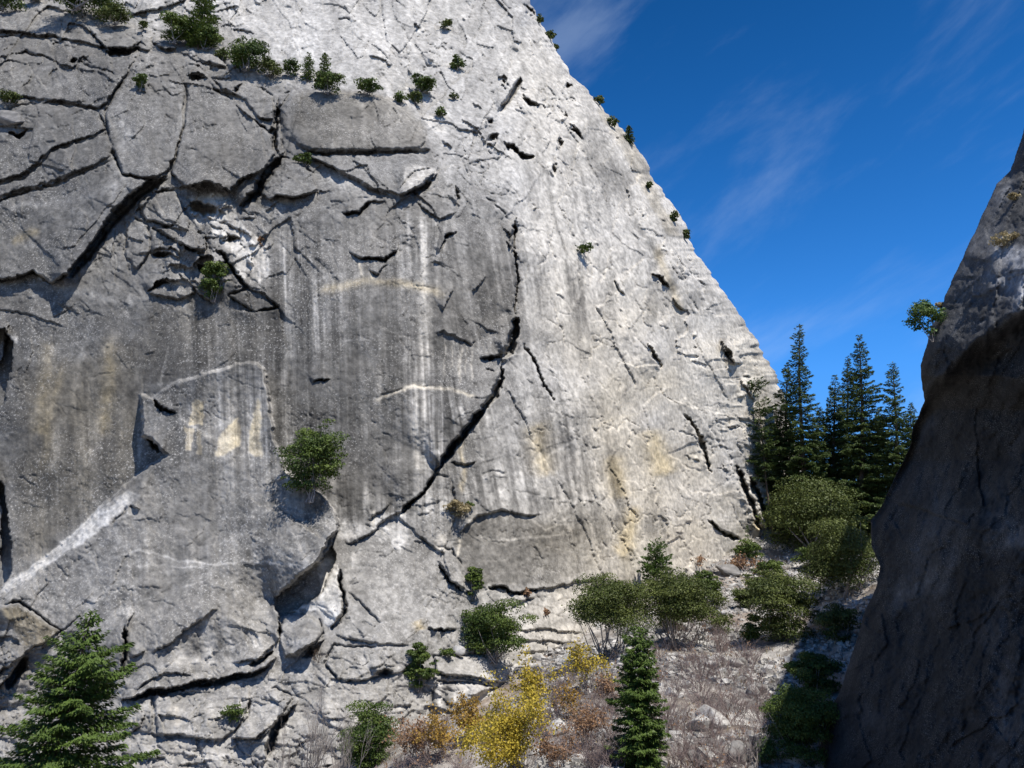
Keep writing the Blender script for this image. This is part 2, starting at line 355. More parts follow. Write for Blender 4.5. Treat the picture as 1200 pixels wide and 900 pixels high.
def blk(poly, h, soft=30):
    wn = window(poly, 8); X = WX[wn]; Y = WY[wn]
    d, _, _ = seg(X, Y, poly + [poly[0]]); ins = inside(X, Y, poly)
    xs = [p[0] for p in poly]; ys = [p[1] for p in poly]; cx = sum(xs) / len(xs); cy = sum(ys) / len(ys)
    tl = .9 * (Y - cy) / (max(ys) - min(ys) + 1) + .25 * (cx - X) / (max(xs) - min(xs) + 1)
    H[wn] += (ins * h * (.92 * smooth01(d / 1.6) + .10 * (1 - np.exp(-d / soft)) + .8 * tl * smooth01(d / 1.6))).astype(np.float32)
    H[wn] -= (1.3 * np.exp(-(d / 1.2) ** 2) * GV[wn]).astype(np.float32)
for poly, h in [([(-30, 20), (30, 11), (85, 13), (112, 40), (127, 56), (72, 46), (0, 36), (-30, 36)], 1.4), ([(-30, 42), (40, 44), (72, 52), (84, 72), (117, 80), (146, 90), (128, 112), (116, 127), (60, 118), (-30, 112)], .9),
                ([(88, 26), (130, 30), (160, 50), (163, 62), (128, 56), (112, 40)], 1.2), ([(-30, 222), (30, 205), (67, 173), (123, 154), (112, 128), (60, 122), (20, 126), (-30, 150)], 1.0), ([(-30, 242), (67, 212), (134, 183), (126, 158), (67, 177), (30, 210), (-30, 226)], .8),
                ([(-30, 247), (67, 217), (136, 187), (140, 205), (173, 208), (150, 228), (133, 240), (108, 285), (78, 320), (62, 332), (38, 318), (8, 326), (-30, 330)], 1.6), ([(163, 68), (208, 66), (234, 76), (217, 90), (214, 140), (206, 172), (196, 200), (172, 206), (142, 205), (128, 170), (121, 130), (135, 106), (150, 86)], 1.1),
                ([(219, 94), (243, 99), (258, 106), (285, 118), (303, 143), (321, 160), (325, 176), (312, 198), (283, 213), (273, 227), (247, 213), (217, 220), (199, 203), (206, 172), (216, 140)], 1.5), ([(246, 92), (285, 94), (320, 110), (323, 142), (305, 138), (288, 114), (260, 102)], 1.2),
                ([(327, 112), (344, 108), (328, 124), (332, 168), (326, 180), (323, 150)], .8), ([(315, 192), (330, 184), (350, 186), (368, 204), (374, 226), (345, 235), (328, 230), (318, 238), (303, 224)], 1.3), ([(348, 180), (380, 179), (433, 180), (509, 184), (516, 198), (494, 217), (468, 230), (440, 222), (413, 206), (375, 188)], 1.0),
                ([(158, 236), (178, 222), (205, 224), (224, 262), (218, 272), (188, 262), (168, 258)], .9), ([(176, 268), (207, 262), (240, 276), (240, 292), (228, 298), (206, 282)], 1.2), ([(172, 346), (190, 320), (212, 318), (226, 344), (206, 352)], 1.0), ([(150, 250), (170, 262), (176, 290), (160, 316), (146, 300)], .6),
                ([(268, 347), (290, 338), (312, 343), (328, 361), (300, 366)], .8), ([(214, 62), (238, 60), (262, 72), (268, 82), (236, 72)], .9), ([(180, 44), (205, 54), (210, 60), (190, 60), (178, 52)], .8),
                ([(332, 722), (350, 718), (374, 726), (378, 742), (366, 754), (335, 774), (328, 752)], 1.2), ([(0, 712), (22, 706), (72, 738), (36, 762), (14, 780), (-30, 812), (-30, 720)], 1.4), ([(452, 594), (466, 606), (498, 572), (512, 556), (530, 560), (534, 600), (520, 650), (470, 610)], .5),
                ([(184, 816), (230, 812), (292, 806), (290, 840), (262, 866), (186, 860)], 1.0), ([(296, 820), (322, 806), (345, 815), (322, 848), (300, 866), (270, 866)], 1.2), ([(390, 756), (480, 758), (500, 772), (470, 790), (400, 800), (380, 780)], .6), ([(510, 770), (560, 768), (600, 780), (590, 800), (512, 790)], .9), ([(512, 800), (584, 804), (548, 824), (540, 850), (506, 840)], .7),
                ([(516, 640), (530, 646), (543, 664), (545, 692), (530, 680)], .6)]:
    blk(poly, h)
# deep clefts at the left edge
for poly in ([(6, 386), (15, 403), (15, 430), (7, 470), (-60, 520), (-60, 400)], [(-60, 550), (3, 566), (15, 640), (17, 668), (0, 690), (-60, 720)]):
    wn = window(poly, 8); H[wn] -= (6.5 * inside(WX[wn], WY[wn], poly)).astype(np.float32)
def crack(pts, w_, dep, taper=.2):
    ln = sum(math.dist(pts[k], pts[k + 1]) for k in range(len(pts) - 1))
    if ln < 32: w_ *= .78; pts = [(x + random.gauss(0, .8), y + random.gauss(0, .8)) for x, y in pts]
    wn = window(pts, w_ * 2 + 4); jx = 1.6 * fbm(U[wn], V[wn], 4, 611, 2, .7); d, _, t = seg(WX[wn] + jx, WY[wn] - jx, pts)
    tp = np.clip(np.minimum(t, 1 - t) / .5, 0, 1) ** .8 * (1 + .35 * NM[wn]) if ln < 32 else smooth01(np.minimum(t, 1 - t) / taper) ** .5 * (1 + .4 * NM[wn])
    tp = np.clip(tp, 0.01, 1.5)
    H[wn] -= (dep * np.exp(-(d / (w_ * tp + .3)) ** 4) * tp).astype(np.float32)
for q in [([(331, 184), (314, 204), (303, 226), (284, 244)], 4, 5), ([(196, 208), (174, 214), (150, 234), (134, 250), (110, 292), (92, 312), (78, 326)], 4.5, 5), ([(326, 120), (325, 150), (322, 172), (330, 184)], 2.2, 4), ([(318, 150), (322, 160)], 3, 4),
          ([(603, 258), (604, 290), (606, 320), (606, 374)], .8, 2.5), ([(607, 370), (604, 388), (598, 402), (589, 416)], 4, 6), ([(588, 424), (586, 442), (577, 462), (560, 484), (540, 510), (524, 534), (510, 556)], 3.2, 6), ([(510, 556), (488, 584), (470, 604)], 1.6, 4),
          ([(596, 284), (602, 270), (604, 258)], 3, 5), ([(558, 420), (574, 419), (588, 416)], 1.8, 4), ([(588, 130), (597, 116), (604, 104), (610, 90)], 3, 5), ([(572, 166), (580, 160), (586, 155)], 4.5, 5), ([(588, 98), (593, 94)], 4, 4), ([(592, 166), (602, 176), (612, 184), (624, 184)], 2, 4),
          ([(613, 112), (624, 118), (634, 124)], 2.6, 4), ([(657, 158), (656, 168), (655, 178)], 2.5, 4), ([(668, 149), (676, 154), (683, 164)], 2.2, 4), ([(651, 192), (648, 206)], 1.8, 4), ([(764, 321), (774, 327), (783, 338)], 3, 4), ([(848, 402), (852, 414), (860, 424)], 4.5, 5),
          ([(614, 4), (621, 14), (626, 24)], 3.5, 5), ([(660, 102), (670, 101)], 2.5, 3), ([(661, 130), (664, 140)], 2.5, 3), ([(578, 138), (575, 144)], 3, 3), ([(612, 402), (626, 422), (637, 452), (648, 472)], 1.3, 3), ([(760, 408), (768, 420), (774, 434)], 2.2, 3),
          ([(800, 483), (818, 506), (830, 540), (835, 558)], 1.6, 4), ([(828, 613), (844, 624), (866, 634)], 1.4, 3), ([(862, 545), (874, 575), (892, 624)], 3, 5), ([(878, 558), (892, 590), (903, 622)], 2.6, 5), ([(904, 498), (914, 532), (926, 566)], 4, 5),  # last three grooves carve tree-shadow streaks into the dome
          ([(533, 218), (536, 240)], 2.4, 4), ([(519, 292), (524, 280), (537, 273)], 1.8, 4), ([(474, 230), (488, 226), (506, 214)], 2.2, 4), ([(423, 302), (452, 304), (465, 294)], 1.5, 3), ([(405, 252), (424, 250), (436, 239)], 1.4, 3), ([(127, 60), (150, 62), (166, 58)], 3.4, 5), ([(84, 68), (88, 74)], 5, 4), ([(220, 91), (240, 93)], 3.2, 4), ([(272, 105), (284, 100)], 3, 4),
          ([(176, 298), (188, 296), (200, 298)], 4.5, 5), ([(228, 310), (238, 316), (244, 330)], 6, 6), ([(222, 240), (240, 246), (258, 246)], 5, 5), ([(254, 292), (266, 310), (276, 324), (294, 340)], 1.6, 4), ([(208, 286), (226, 294), (238, 292)], 3.4, 5), ([(172, 342), (184, 332), (198, 328)], 3, 4), ([(258, 284), (270, 281), (280, 280)], 3, 4),
          ([(145, 728), (147, 760), (142, 786), (128, 797)], 1.8, 4), ([(318, 780), (290, 792), (262, 799), (225, 803), (190, 812), (145, 820)], 2.6, 5), ([(327, 726), (328, 748)], 2.4, 5), ([(322, 764), (306, 774), (290, 780)], 2, 4), ([(398, 665), (403, 696), (402, 716), (386, 738)], 2.0, 4), ([(312, 892), (322, 856), (340, 832)], 4, 6),
          ([(355, 774), (366, 766), (376, 756)], 5, 5), ([(6, 808), (22, 786), (34, 768)], 5, 6), ([(10, 156), (26, 160), (36, 150)], 3, 4), ([(168, 513), (180, 522), (192, 533)], 3, 4), ([(180, 466), (188, 480), (204, 487)], 1.6, 3), ([(570, 690), (594, 689), (600, 697), (632, 692)], 1.6, 4), ([(503, 738), (520, 741), (534, 739)], 1.6, 3), ([(438, 791), (452, 790), (462, 789)], 2.4, 4), ([(516, 660), (528, 682), (543, 694)], 1.1, 3), ([(364, 450), (374, 445), (384, 444)], 1.1, 3)]:
    crack(*q)
wn = window([(322, 702), (398, 640)], 20); H[wn] -= (3.5 * inside(WX[wn], WY[wn], [(322, 704), (350, 680), (372, 660), (392, 640), (396, 652), (380, 690), (352, 712), (330, 722)])).astype(np.float32)
# --- random flakes and hairline edges
for k in range(70):     # long joints running down the slabs of the dome
    u = random.uniform(560, 880); v = random.uniform(-60, 560); a = math.radians(random.gauss(61, 4)); ln = random.uniform(50, 230); q_ = []
    if u > 640 + .66 * v: continue
    for i_ in range(7): q_.append((u + math.cos(a) * ln * i_ / 6 + random.gauss(0, 1.6), v + math.sin(a) * ln * i_ / 6))
    E(q_, random.uniform(.12, .5), random.uniform(10, 34), random.choice(['DL', 'DL', 'UR']), groove=.9, rim=random.choice([0, .3, -.3]))
def flake(u, v, n, ang, ln, h, L, side, rim=0):
    pts = []; x, y = u, v; a = ang
    for k in range(n):
        pts.append((x, y)); x += math.cos(a) * ln / (n - 1); y += math.sin(a) * ln / (n - 1); a += random.choice([0, 0, random.uniform(-.35, .35), random.uniform(-.8, .8)])
    E(pts, h, L, side, rim=rim)
for k in range(2600):
    u = random.uniform(-150, 930); v = random.uniform(-140, 960)
    j = min(len(vs) - 1, max(0, int((v - vs[0]) / STEP))); i = min(len(us) - 1, max(0, int((u - us[0]) / STEP)))
    if DE[j, i] < 2: continue
    ro = RO[j, i]
    if random.random() > .06 + 1.0 * ro: continue
    if u > 560 + .2 * v or v < 90:      # the dome
        if random.random() < .72:
            ang = math.radians(random.gauss(60, 8)); ln = random.uniform(10, 46) * random.choice([1, 1, 1, 2.4]); h = random.uniform(.08, .36) * (.5 + ro); side = 'DL'
            flake(u, v, 5, ang, ln, h, random.uniform(6, 22), side, random.choice([0, .25]))
        else:
            ang = math.radians(random.gauss(20, 25)); ln = random.uniform(4, 16); h = random.uniform(.15, .8) * (.4 + ro)
            flake(u, v, 4, ang, ln, h, random.uniform(5, 16), 'U', random.choice([0, .3]))
    else:
        ang = math.radians(random.choice([random.gauss(-28, 16), random.gauss(8, 15), random.gauss(35, 15)])); ln = random.uniform(10, 46)
        h = random.uniform(.06, .40) * (.4 + ro)
        flake(u, v, 5, ang, ln, h, random.uniform(6, 26), 'U', random.choice([0, 0, .3]))

def slab(outline, closing, h, L, ramp=3, soft=25, rim=0.0):
    poly = outline + closing[1:-1]; wn = window(poly, 10); X = WX[wn]; Y = WY[wn]
    d1, _, _ = seg(X, Y, outline); d2, _, _ = seg(X, Y, closing); ins = inside(X, Y, poly)
    H[wn] += (h * ins * np.exp(-d1 / L) * smooth01(d1 / ramp) * smooth01(d2 / soft)).astype(np.float32)
    if rim: ALB[wn] += (rim * ins * np.exp(-(d1 / 3.0) ** 2) * smooth01(d2 / soft)).astype(np.float32)
# --- traced joints, roofs and sheets
GM[0] = 1.4
E([(-40, 42), (0, 36), (30, 40), (55, 41), (78, 47)], .7, 26)
E([(72, 44), (84, 26), (113, 40), (127, 56), (150, 58), (165, 50), (178, 62)], 1.3, 22)
E([(-20, 68), (30, 62), (62, 72), (85, 80), (96, 66), (118, 79)], .8, 22)
E([(162, 66), (147, 86), (133, 105), (117, 129)], .9, 22, 'UL')
E([(176, 50), (190, 60), (212, 58)], 1.0, 12); E([(150, 68), (165, 60), (178, 64)], 1.2, 12)
E([(208, 62), (235, 74), (268, 83)], .8, 22)
E([(217, 90), (230, 84), (243, 95)], 1.2, 14); E([(243, 97), (258, 104), (274, 107), (287, 96)], 1.0, 16)
E([(322, 108), (326, 130), (325, 150), (321, 173), (330, 184)], 1.1, 22, 'L'); E([(275, 116), (290, 132), (303, 143), (322, 160)], .9, 16)
E([(334, 174), (326, 186), (312, 200), (303, 222), (285, 243)], 2.6, 34, 'UL', taper=.08)
E([(312, 198), (296, 208), (284, 213), (274, 228), (260, 217), (247, 214), (230, 222), (217, 218), (196, 223)], 1.0, 26)
E([(-30, 232), (0, 215), (30, 206), (50, 190), (67, 173), (95, 163), (125, 153)], .5, 50, 'UL')
E([(-30, 245), (0, 236), (35, 224), (67, 213), (105, 196), (134, 182)], .75, 60, 'UL')
E([(50, 121), (75, 118), (102, 120)], .6, 14); E([(108, 130), (122, 150), (130, 172), (138, 200)], .6, 40, 'L', ramp=7)
E([(198, 202), (185, 206), (172, 208), (150, 226), (134, 240), (126, 260), (108, 285), (90, 305), (78, 320), (62, 333)], 2.5, 60, 'UL', taper=.08)
E([(64, 333), (50, 322), (38, 318), (20, 324), (-10, 330)], .8, 24)
E([(60, 372), (80, 362), (70, 355)], .3, 10); E([(-20, 364), (20, 367), (45, 371), (62, 378), (78, 388)], .4, 16); E([(66, 355), (80, 362), (96, 368)], .35, 10)
# shattered scar
E([(150, 250), (165, 240), (176, 224), (200, 218)], .8, 18, 'UL'); E([(172, 256), (190, 262), (207, 264), (224, 272)], .8, 16)
E([(174, 294), (186, 288), (204, 290), (210, 301)], 1.3, 14); E([(206, 279), (222, 292), (238, 296), (242, 281)], 1.6, 16)
E([(170, 345), (180, 332), (192, 325), (212, 329)], 1.3, 16); E([(204, 316), (214, 328), (226, 342), (250, 358)], 1.0, 14, 'UR')
E([(245, 284), (254, 296), (264, 308), (274, 322), (294, 339)], .9, 14, 'UR'); E([(294, 339), (312, 343), (330, 361)], .6, 12)
E([(266, 346), (285, 338), (310, 343), (328, 362), (300, 366), (270, 364)], .6, 20)
E([(254, 281), (268, 277), (284, 279)], 1.4, 10); E([(262, 262), (280, 268), (298, 282)], .9, 10); E([(245, 262), (262, 270), (252, 282)], .6, 8)
E([(176, 268), (186, 270), (206, 282)], .8, 12); E([(190, 312), (206, 308), (222, 316)], .8, 14)
E([(212, 222), (230, 216), (250, 214), (272, 230)], 2.2, 16); E([(222, 246), (236, 238), (258, 244), (270, 254)], 1.0, 8); E([(226, 256), (240, 250), (252, 258)], .8, 8); E([(222, 312), (232, 300), (246, 300), (250, 318)], 2.4, 12, 'U'); E([(186, 300), (198, 294), (208, 304)], 1.2, 8)
for k in range(36):
    u = random.uniform(212, 312); v = random.uniform(232, 340)
    flake(u, v, 4, math.radians(random.choice([50, 50, -30, 10]) + random.uniform(-15, 15)), random.uniform(8, 22), random.uniform(.3, .8), random.uniform(4, 10), random.choice(['U', 'UR', 'UL']), .4)
# round block and around it
E([(345, 168), (367, 178), (400, 177), (433, 177), (487, 181), (512, 178)], .7, 46); E([(492, 180), (498, 168), (501, 155)], .7, 40, 'L')
slab([(326, 150), (330, 122), (345, 110), (370, 106), (420, 105), (455, 112), (480, 130), (498, 152), (510, 180), (470, 181), (433, 178), (367, 178), (345, 170)], [(345, 170), (334, 162), (326, 150)], 1.9, 60, 7, 12)
E([(345, 176), (373, 188), (395, 198), (413, 208), (440, 223), (468, 236)], .9, 26, 'U')
E([(466, 232), (480, 226), (494, 217), (508, 208), (519, 196)], 1.8, 24); E([(468, 226), (474, 210), (490, 200), (512, 196)], .5, 14, 'UL')
E([(313, 192), (330, 184), (352, 190), (368, 205)], .8, 30, 'DR', ramp=6); E([(318, 236), (328, 230), (345, 235), (360, 230), (374, 228), (370, 214)], .9, 20)
E([(310, 252), (325, 240), (318, 262)], .5, 10)
E([(400, 252), (423, 249), (434, 238), (456, 240)], .8, 22); E([(485, 236), (500, 247), (515, 257), (526, 250), (535, 246)], .9, 18)
E([(531, 214), (536, 228), (536, 241)], 1.2, 14, 'L'); E([(516, 298), (521, 284), (530, 276), (539, 270)], 1.0, 20, 'UL')
E([(592, 279), (600, 289), (604, 272), (604, 258)], 1.5, 14, 'L'); E([(540, 180), (548, 205), (565, 230), (590, 250), (602, 262)], .7, 34, 'DL', ramp=4)
# dome fractures, and tree-shadow streaks shaped as steps
E([(568, 162), (578, 170), (586, 154)], 1.5, 12); E([(588, 162), (598, 172), (610, 182), (627, 184)], 1.2, 16); E([(611, 108), (620, 116), (629, 123), (637, 120)], 1.2, 14)
E([(586, 130), (596, 116), (602, 104), (611, 88)], 1.9, 16, 'L'); E([(583, 92), (590, 88), (598, 98)], 1.3, 12); E([(570, 138), (578, 144)], 1.2, 8, 'L')
E([(657, 156), (658, 168), (654, 180)], 1.4, 10, 'L'); E([(666, 145), (676, 150), (684, 165)], 1.0, 12); E([(652, 190), (648, 208)], 1.0, 9, 'L')
E([(660, 128), (665, 142)], 1.0, 9, 'L'); E([(659, 103), (668, 99), (673, 103)], .9, 10); E([(612, 2), (620, 12), (627, 22)], 1.4, 12, 'L')
E([(481, 24), (487, 27), (492, 33)], 1.0, 8); E([(600, 49), (608, 58)], .8, 9, 'L'); E([(502, 56), (506, 62), (511, 70)], .8, 8, 'L')
E([(432, 64), (446, 69), (462, 76)], .8, 16); E([(395, 22), (408, 20), (412, 24)], .5, 10); E([(555, 122), (567, 126)], .7, 8); E([(519, 166), (533, 174)], .8, 9)
E([(540, 140), (560, 150), (572, 166)], .7, 14, 'U'); E([(618, 40), (625, 62), (640, 85)], .7, 18, 'DL')
E([(150, 18), (185, 10), (215, 2)], 1.6, 30); E([(268, 34), (290, 38), (300, 42)], .7, 14); E([(230, 14), (260, 4)], .8, 16)
E([(762, 319), (772, 323), (784, 338)], 1.3, 14); E([(785, 288), (796, 303), (813, 320)], .9, 14, 'DL'); E([(785, 350), (792, 360), (802, 370)], .9, 10, 'U')
E([(728, 372), (747, 398), (760, 416), (774, 437)], .9, 22, 'DL'); E([(757, 402), (764, 410), (772, 430)], 1.0, 10, 'U'); E([(716, 325), (722, 338), (732, 349)], .8, 10, 'U')
E([(844, 396), (848, 408), (858, 421), (868, 427)], 2.0, 14, 'U'); E([(799, 482), (808, 490), (818, 504), (826, 524), (832, 545), (835, 560)], .9, 16, 'L')
E([(866, 446), (874, 458), (882, 474)], 1.2, 14, 'U'); E([(859, 536), (868, 560), (880, 590), (895, 632)], 1.5, 12, 'L'); E([(876, 554), (890, 586), (904, 626)], 1.5, 10, 'L')  # last two steps shape tree-shadow streaks as gullies
E([(902, 494), (914, 530), (928, 568)], 1.8, 12, 'L'); E([(826, 611), (843, 622), (856, 626), (868, 634)], .8, 16)  # first step shapes another tree-shadow streak
E([(612, 402), (624, 419), (636, 450), (648, 473), (662, 500), (674, 520)], .6, 20, 'L'); E([(700, 560), (716, 590), (722, 640)], .35, 30, 'L'); E([(748, 612), (760, 640), (768, 668)], .4, 14, 'L')
E([(640, 330), (655, 380), (662, 420)], .35, 24, 'L'); E([(688, 440), (700, 480), (712, 505)], .3, 30, 'L'); E([(850, 330), (866, 352), (878, 372)], .8, 14, 'DL')
# the long corner crack
E([(602, 254), (603, 290), (605, 317), (605, 350), (606, 374)], 1.0, 70, 'L', taper=.05); E([(607, 368), (605, 384), (600, 398), (589, 414)], 2.2, 30, 'L', taper=.1)
E([(558, 419), (572, 418), (588, 412), (588, 424)], 1.0, 20); E([(565, 430), (578, 433), (584, 428)], .5, 10)
E([(590, 428), (587, 440), (577, 460), (560, 482), (540, 508), (524, 532), (511, 552)], 2.1, 90, 'UL', taper=.06); E([(516, 546), (500, 568), (485, 586), (466, 604)], 1.0, 60, 'UL', taper=.1)
E([(508, 388), (520, 386), (533, 393), (550, 404), (558, 396)], .5, 20, rim=.5); E([(553, 342), (562, 334), (572, 320)], .7, 18, 'UL'); E([(518, 362), (526, 348), (531, 332)], .7, 18, 'UL')
E([(362, 452), (372, 444), (386, 443)], .5, 18); E([(408, 291), (422, 301), (440, 303), (455, 303), (465, 292), (468, 280)], .8, 24); E([(432, 316), (444, 321), (454, 308)], .7, 14)
E([(425, 478), (436, 467), (460, 459), (485, 452), (522, 456), (566, 467)], .4, 26, 'D', ramp=4, taper=.3, rim=.5); E([(528, 542), (545, 546), (560, 542)], .6, 16)
E([(562, 560), (580, 552), (596, 556)], .4, 20, 'D', ramp=4)
# left edge clefts
E([(10, 378), (8, 396), (2, 420), (-8, 440)], 2.2, 26, 'L', taper=.1); E([(-14, 520), (-6, 560), (2, 600), (2, 640), (-12, 668)], 2.4, 26, 'L', taper=.1)
E([(35, 388), (38, 410), (26, 440)], .3, 20, 'L')
# the great leaning flake with the pinnacle
E([(-40, 722), (0, 692), (50, 653), (95, 616), (140, 572), (176, 546)], 2.2, 60, 'DR', ramp=18, taper=.04, groove=0)
slab([(-70, 742), (0, 692), (50, 653), (95, 616), (140, 572), (168, 552), (194, 535), (178, 519), (164, 511), (163, 459), (178, 464), (190, 453), (205, 445), (225, 441), (235, 435), (260, 430), (275, 424), (295, 424), (310, 433), (315, 456), (320, 488), (326, 522), (336, 554), (380, 582), (394, 604), (398, 622), (372, 657), (350, 676), (320, 704)],
     [(320, 704), (326, 760), (140, 818), (-70, 850), (-70, 742)], 6.0, 260, 3, 70, 1.0)  # rim paints the sunlit edge of the flake paler
patch([(0, 700), (50, 660), (95, 624), (140, 582), (194, 540), (166, 512), (164, 462), (190, 456), (235, 438), (260, 432), (295, 427), (310, 436), (326, 522), (336, 554), (380, 582), (398, 622), (372, 657), (320, 704), (322, 760), (140, 812), (60, 770), (70, 738), (20, 706)], .30, 0, 5)
patch([(22, 440), (160, 400), (165, 455), (162, 520), (150, 570), (95, 605), (50, 642), (22, 655)], -.35, .35, 26)
patch([(170, 340), (330, 345), (360, 560), (325, 520), (312, 430), (260, 424), (190, 448), (168, 440)], -.5, .1, 12)
E([(178, 462), (186, 478), (200, 482), (206, 486)], .7, 14); E([(165, 508), (178, 516), (194, 534)], 1.5, 30)
E([(152, 590), (158, 594), (163, 597)], .8, 8); E([(128, 615), (143, 602), (150, 590)], .4, 14, 'DR', ramp=3)
E([(398, 612), (392, 638), (372, 657), (350, 676), (320, 704)], 2.4, 40, 'UL', taper=.1)
E([(397, 655), (402, 690), (405, 710), (396, 728), (384, 739)], 1.5, 20, 'L'); E([(322, 592), (350, 612), (384, 634)], .3, 30, 'DL')
E([(320, 700), (326, 722), (328, 745), (322, 757)], 1.1, 30, 'L'); E([(325, 754), (312, 762), (302, 772), (284, 776), (272, 780)], 1.1, 22)
E([(326, 772), (300, 786), (266, 794), (232, 798), (205, 806), (180, 813), (138, 820)], 2.0, 40, taper=.06); E([(228, 792), (195, 790), (175, 800), (158, 812)], .8, 16)
E([(163, 712), (150, 723), (147, 745), (144, 765), (145, 785), (130, 797), (118, 800)], 1.1, 26, 'L'); E([(176, 769), (195, 756), (213, 742), (232, 730), (247, 717), (262, 711)], .9, 30, 'UL')
E([(150, 771), (163, 768), (174, 760)], .8, 16); E([(126, 690), (150, 650), (155, 655)], .2, 20)
E([(-20, 716), (0, 710), (22, 706), (44, 722), (72, 738)], 1.0, 40, 'D', ramp=4, rim=.5); E([(-10, 812), (12, 792), (26, 772), (36, 762)], 2.2, 30, 'UL'); E([(70, 740), (84, 728), (104, 710)], 1.0, 20, 'DR', ramp=4)
E([(35, 765), (50, 757), (72, 742)], .8, 20, 'UL'); E([(-10, 750), (10, 745), (24, 752), (18, 770)], .6, 14)
E([(380, 744), (366, 754), (350, 768), (332, 776)], 1.3, 26); E([(328, 722), (345, 718), (368, 722), (376, 736)], .6, 26, 'D', ramp=5); E([(350, 772), (362, 758), (380, 750)], 1.6, 12, 'UL')
# ledges at the foot
E([(388, 744), (433, 752), (460, 754), (486, 756)], .5, 20); E([(500, 734), (512, 740), (536, 738)], .9, 14); E([(436, 791), (450, 786), (464, 788)], .8, 8); E([(430, 783), (450, 781), (466, 782)], .5, 6)
E([(508, 790), (530, 794), (560, 799), (586, 801)], .8, 16); E([(548, 822), (562, 812), (586, 803)], .9, 14); E([(563, 693), (575, 689), (592, 687), (598, 697), (616, 696), (634, 690), (665, 684), (705, 676)], .8, 18)
E([(600, 712), (612, 706), (630, 700)], .7, 10); E([(514, 655), (522, 664), (530, 680), (544, 694)], .8, 12, 'UR'); E([(542, 695), (556, 690)], .6, 10)
E([(306, 905), (316, 872), (324, 850), (338, 832), (352, 816)], 2.0, 24, 'L'); E([(274, 868), (290, 866), (304, 866), (322, 850)], 1.1, 16); E([(180, 812), (181, 838), (180, 862)], .6, 20, 'L')
E([(176, 862), (205, 862), (235, 866), (268, 868)], .6, 16); E([(150, 862), (166, 850), (172, 834)], .8, 16, 'UL'); E([(140, 900), (170, 888), (200, 892)], .8, 16)
E([(600, 740), (640, 734), (690, 742)], .6, 12); E([(590, 752), (640, 748), (690, 756)], .6, 9); E([(600, 764), (650, 760), (690, 768)], .6, 9)
E([(535, 628), (546, 614), (560, 604), (590, 596), (625, 602), (640, 600)], .8, 40, 'U', rim=.4)
E([(405, 640), (440, 622), (456, 606), (478, 598)], .8, 30, 'UL'); E([(430, 612), (446, 600), (460, 588)], .7, 14, 'UL'); E([(406, 690), (424, 706), (446, 730)], .4, 14, 'U')

# --- colour of the rock
LU = [0, 100, 200, 300, 400, 500, 560, 610, 700, 800, 900]; LV = [-100, 0, 60, 120, 200, 300, 400, 500, 600, 700, 800, 900]
LT = [[.30, .34, .40, .40, .38, .37, .36, .34, .34, .34, .30],
      [.22, .26, .38, .44, .42, .40, .36, .32, .34, .34, .30],
      [.15, .15, .20, .42, .42, .42, .38, .32, .34, .32, .30],
      [.15, .14, .16, .15, .18, .34, .36, .36, .36, .34, .30],
      [.12, .13, .13, .14, .16, .22, .28, .33, .38, .34, .30],
      [.13, .15, .19, .20, .15, .22, .20, .34, .40, .38, .30],
      [.11, .13, .13, .13, .12, .17, .16, .36, .38, .38, .30],
      [.12, .15, .12, .15, .11, .17, .22, .34, .36, .38, .32],
      [.15, .16, .15, .15, .16, .20, .20, .24, .36, .40, .34],
      [.16, .17, .15, .17, .25, .24, .24, .30, .42, .44, .38],
      [.20, .22, .24, .26, .28, .26, .30, .40, .38, .38, .34],
      [.24, .26, .30, .30, .28, .26, .28, .30, .32, .32, .32]]
BASE = table(U, V, LU, LV, LT, 14) * (1 - .16 * smooth01((140 - V) / 60))
ALB += .45 * fbm(U, V, 70, 61, 4, .6) + .28 * fbm(U, V, 12, 71, 3, .7)
stk = fbm(SD, V, 9, 81, 4, .75, 190); stk2 = fbm(SD, V, 26, 91, 3, .6, 260)
stk = np.sign(stk) * np.abs(stk) ** .8; stk3 = fbm(SD, V, 3.6, 83, 3, .7, 160)
smask = np.clip(np.exp(-((U - 460) / 190) ** 2) * smooth01((V - 225) / 60) * smooth01((640 - V) / 60), 0, 1)
smask2 = smooth01((330 - U) / 60) * smooth01((V - 330) / 60) * smooth01((700 - V) / 60)
stm = .35 + 1.1 * smooth01(.5 + 1.3 * fbm(U, V, 85, 85, 3)); stk = stk * stm; stk3 = stk3 * stm; stk2 = stk2 * stm
ALB += stk3 * (.12 + .85 * smask + .15 * smask2 + .50 * DOME)
ALB += stk * (.18 + 1.45 * smask + .30 * smask2 + .45 * DOME) + stk2 * (.22 + .45 * smask + .25 * smask2) * 1.0
TAN += .12 + .16 * DOME + .12 * fbm(U, V, 90, 141, 3) + .28 * smooth01((U - 600) / 60) * smooth01((V - 280) / 160) * (0.5 + fbm(U, V, 45, 151, 3)) + .3 * smask2 * stk2
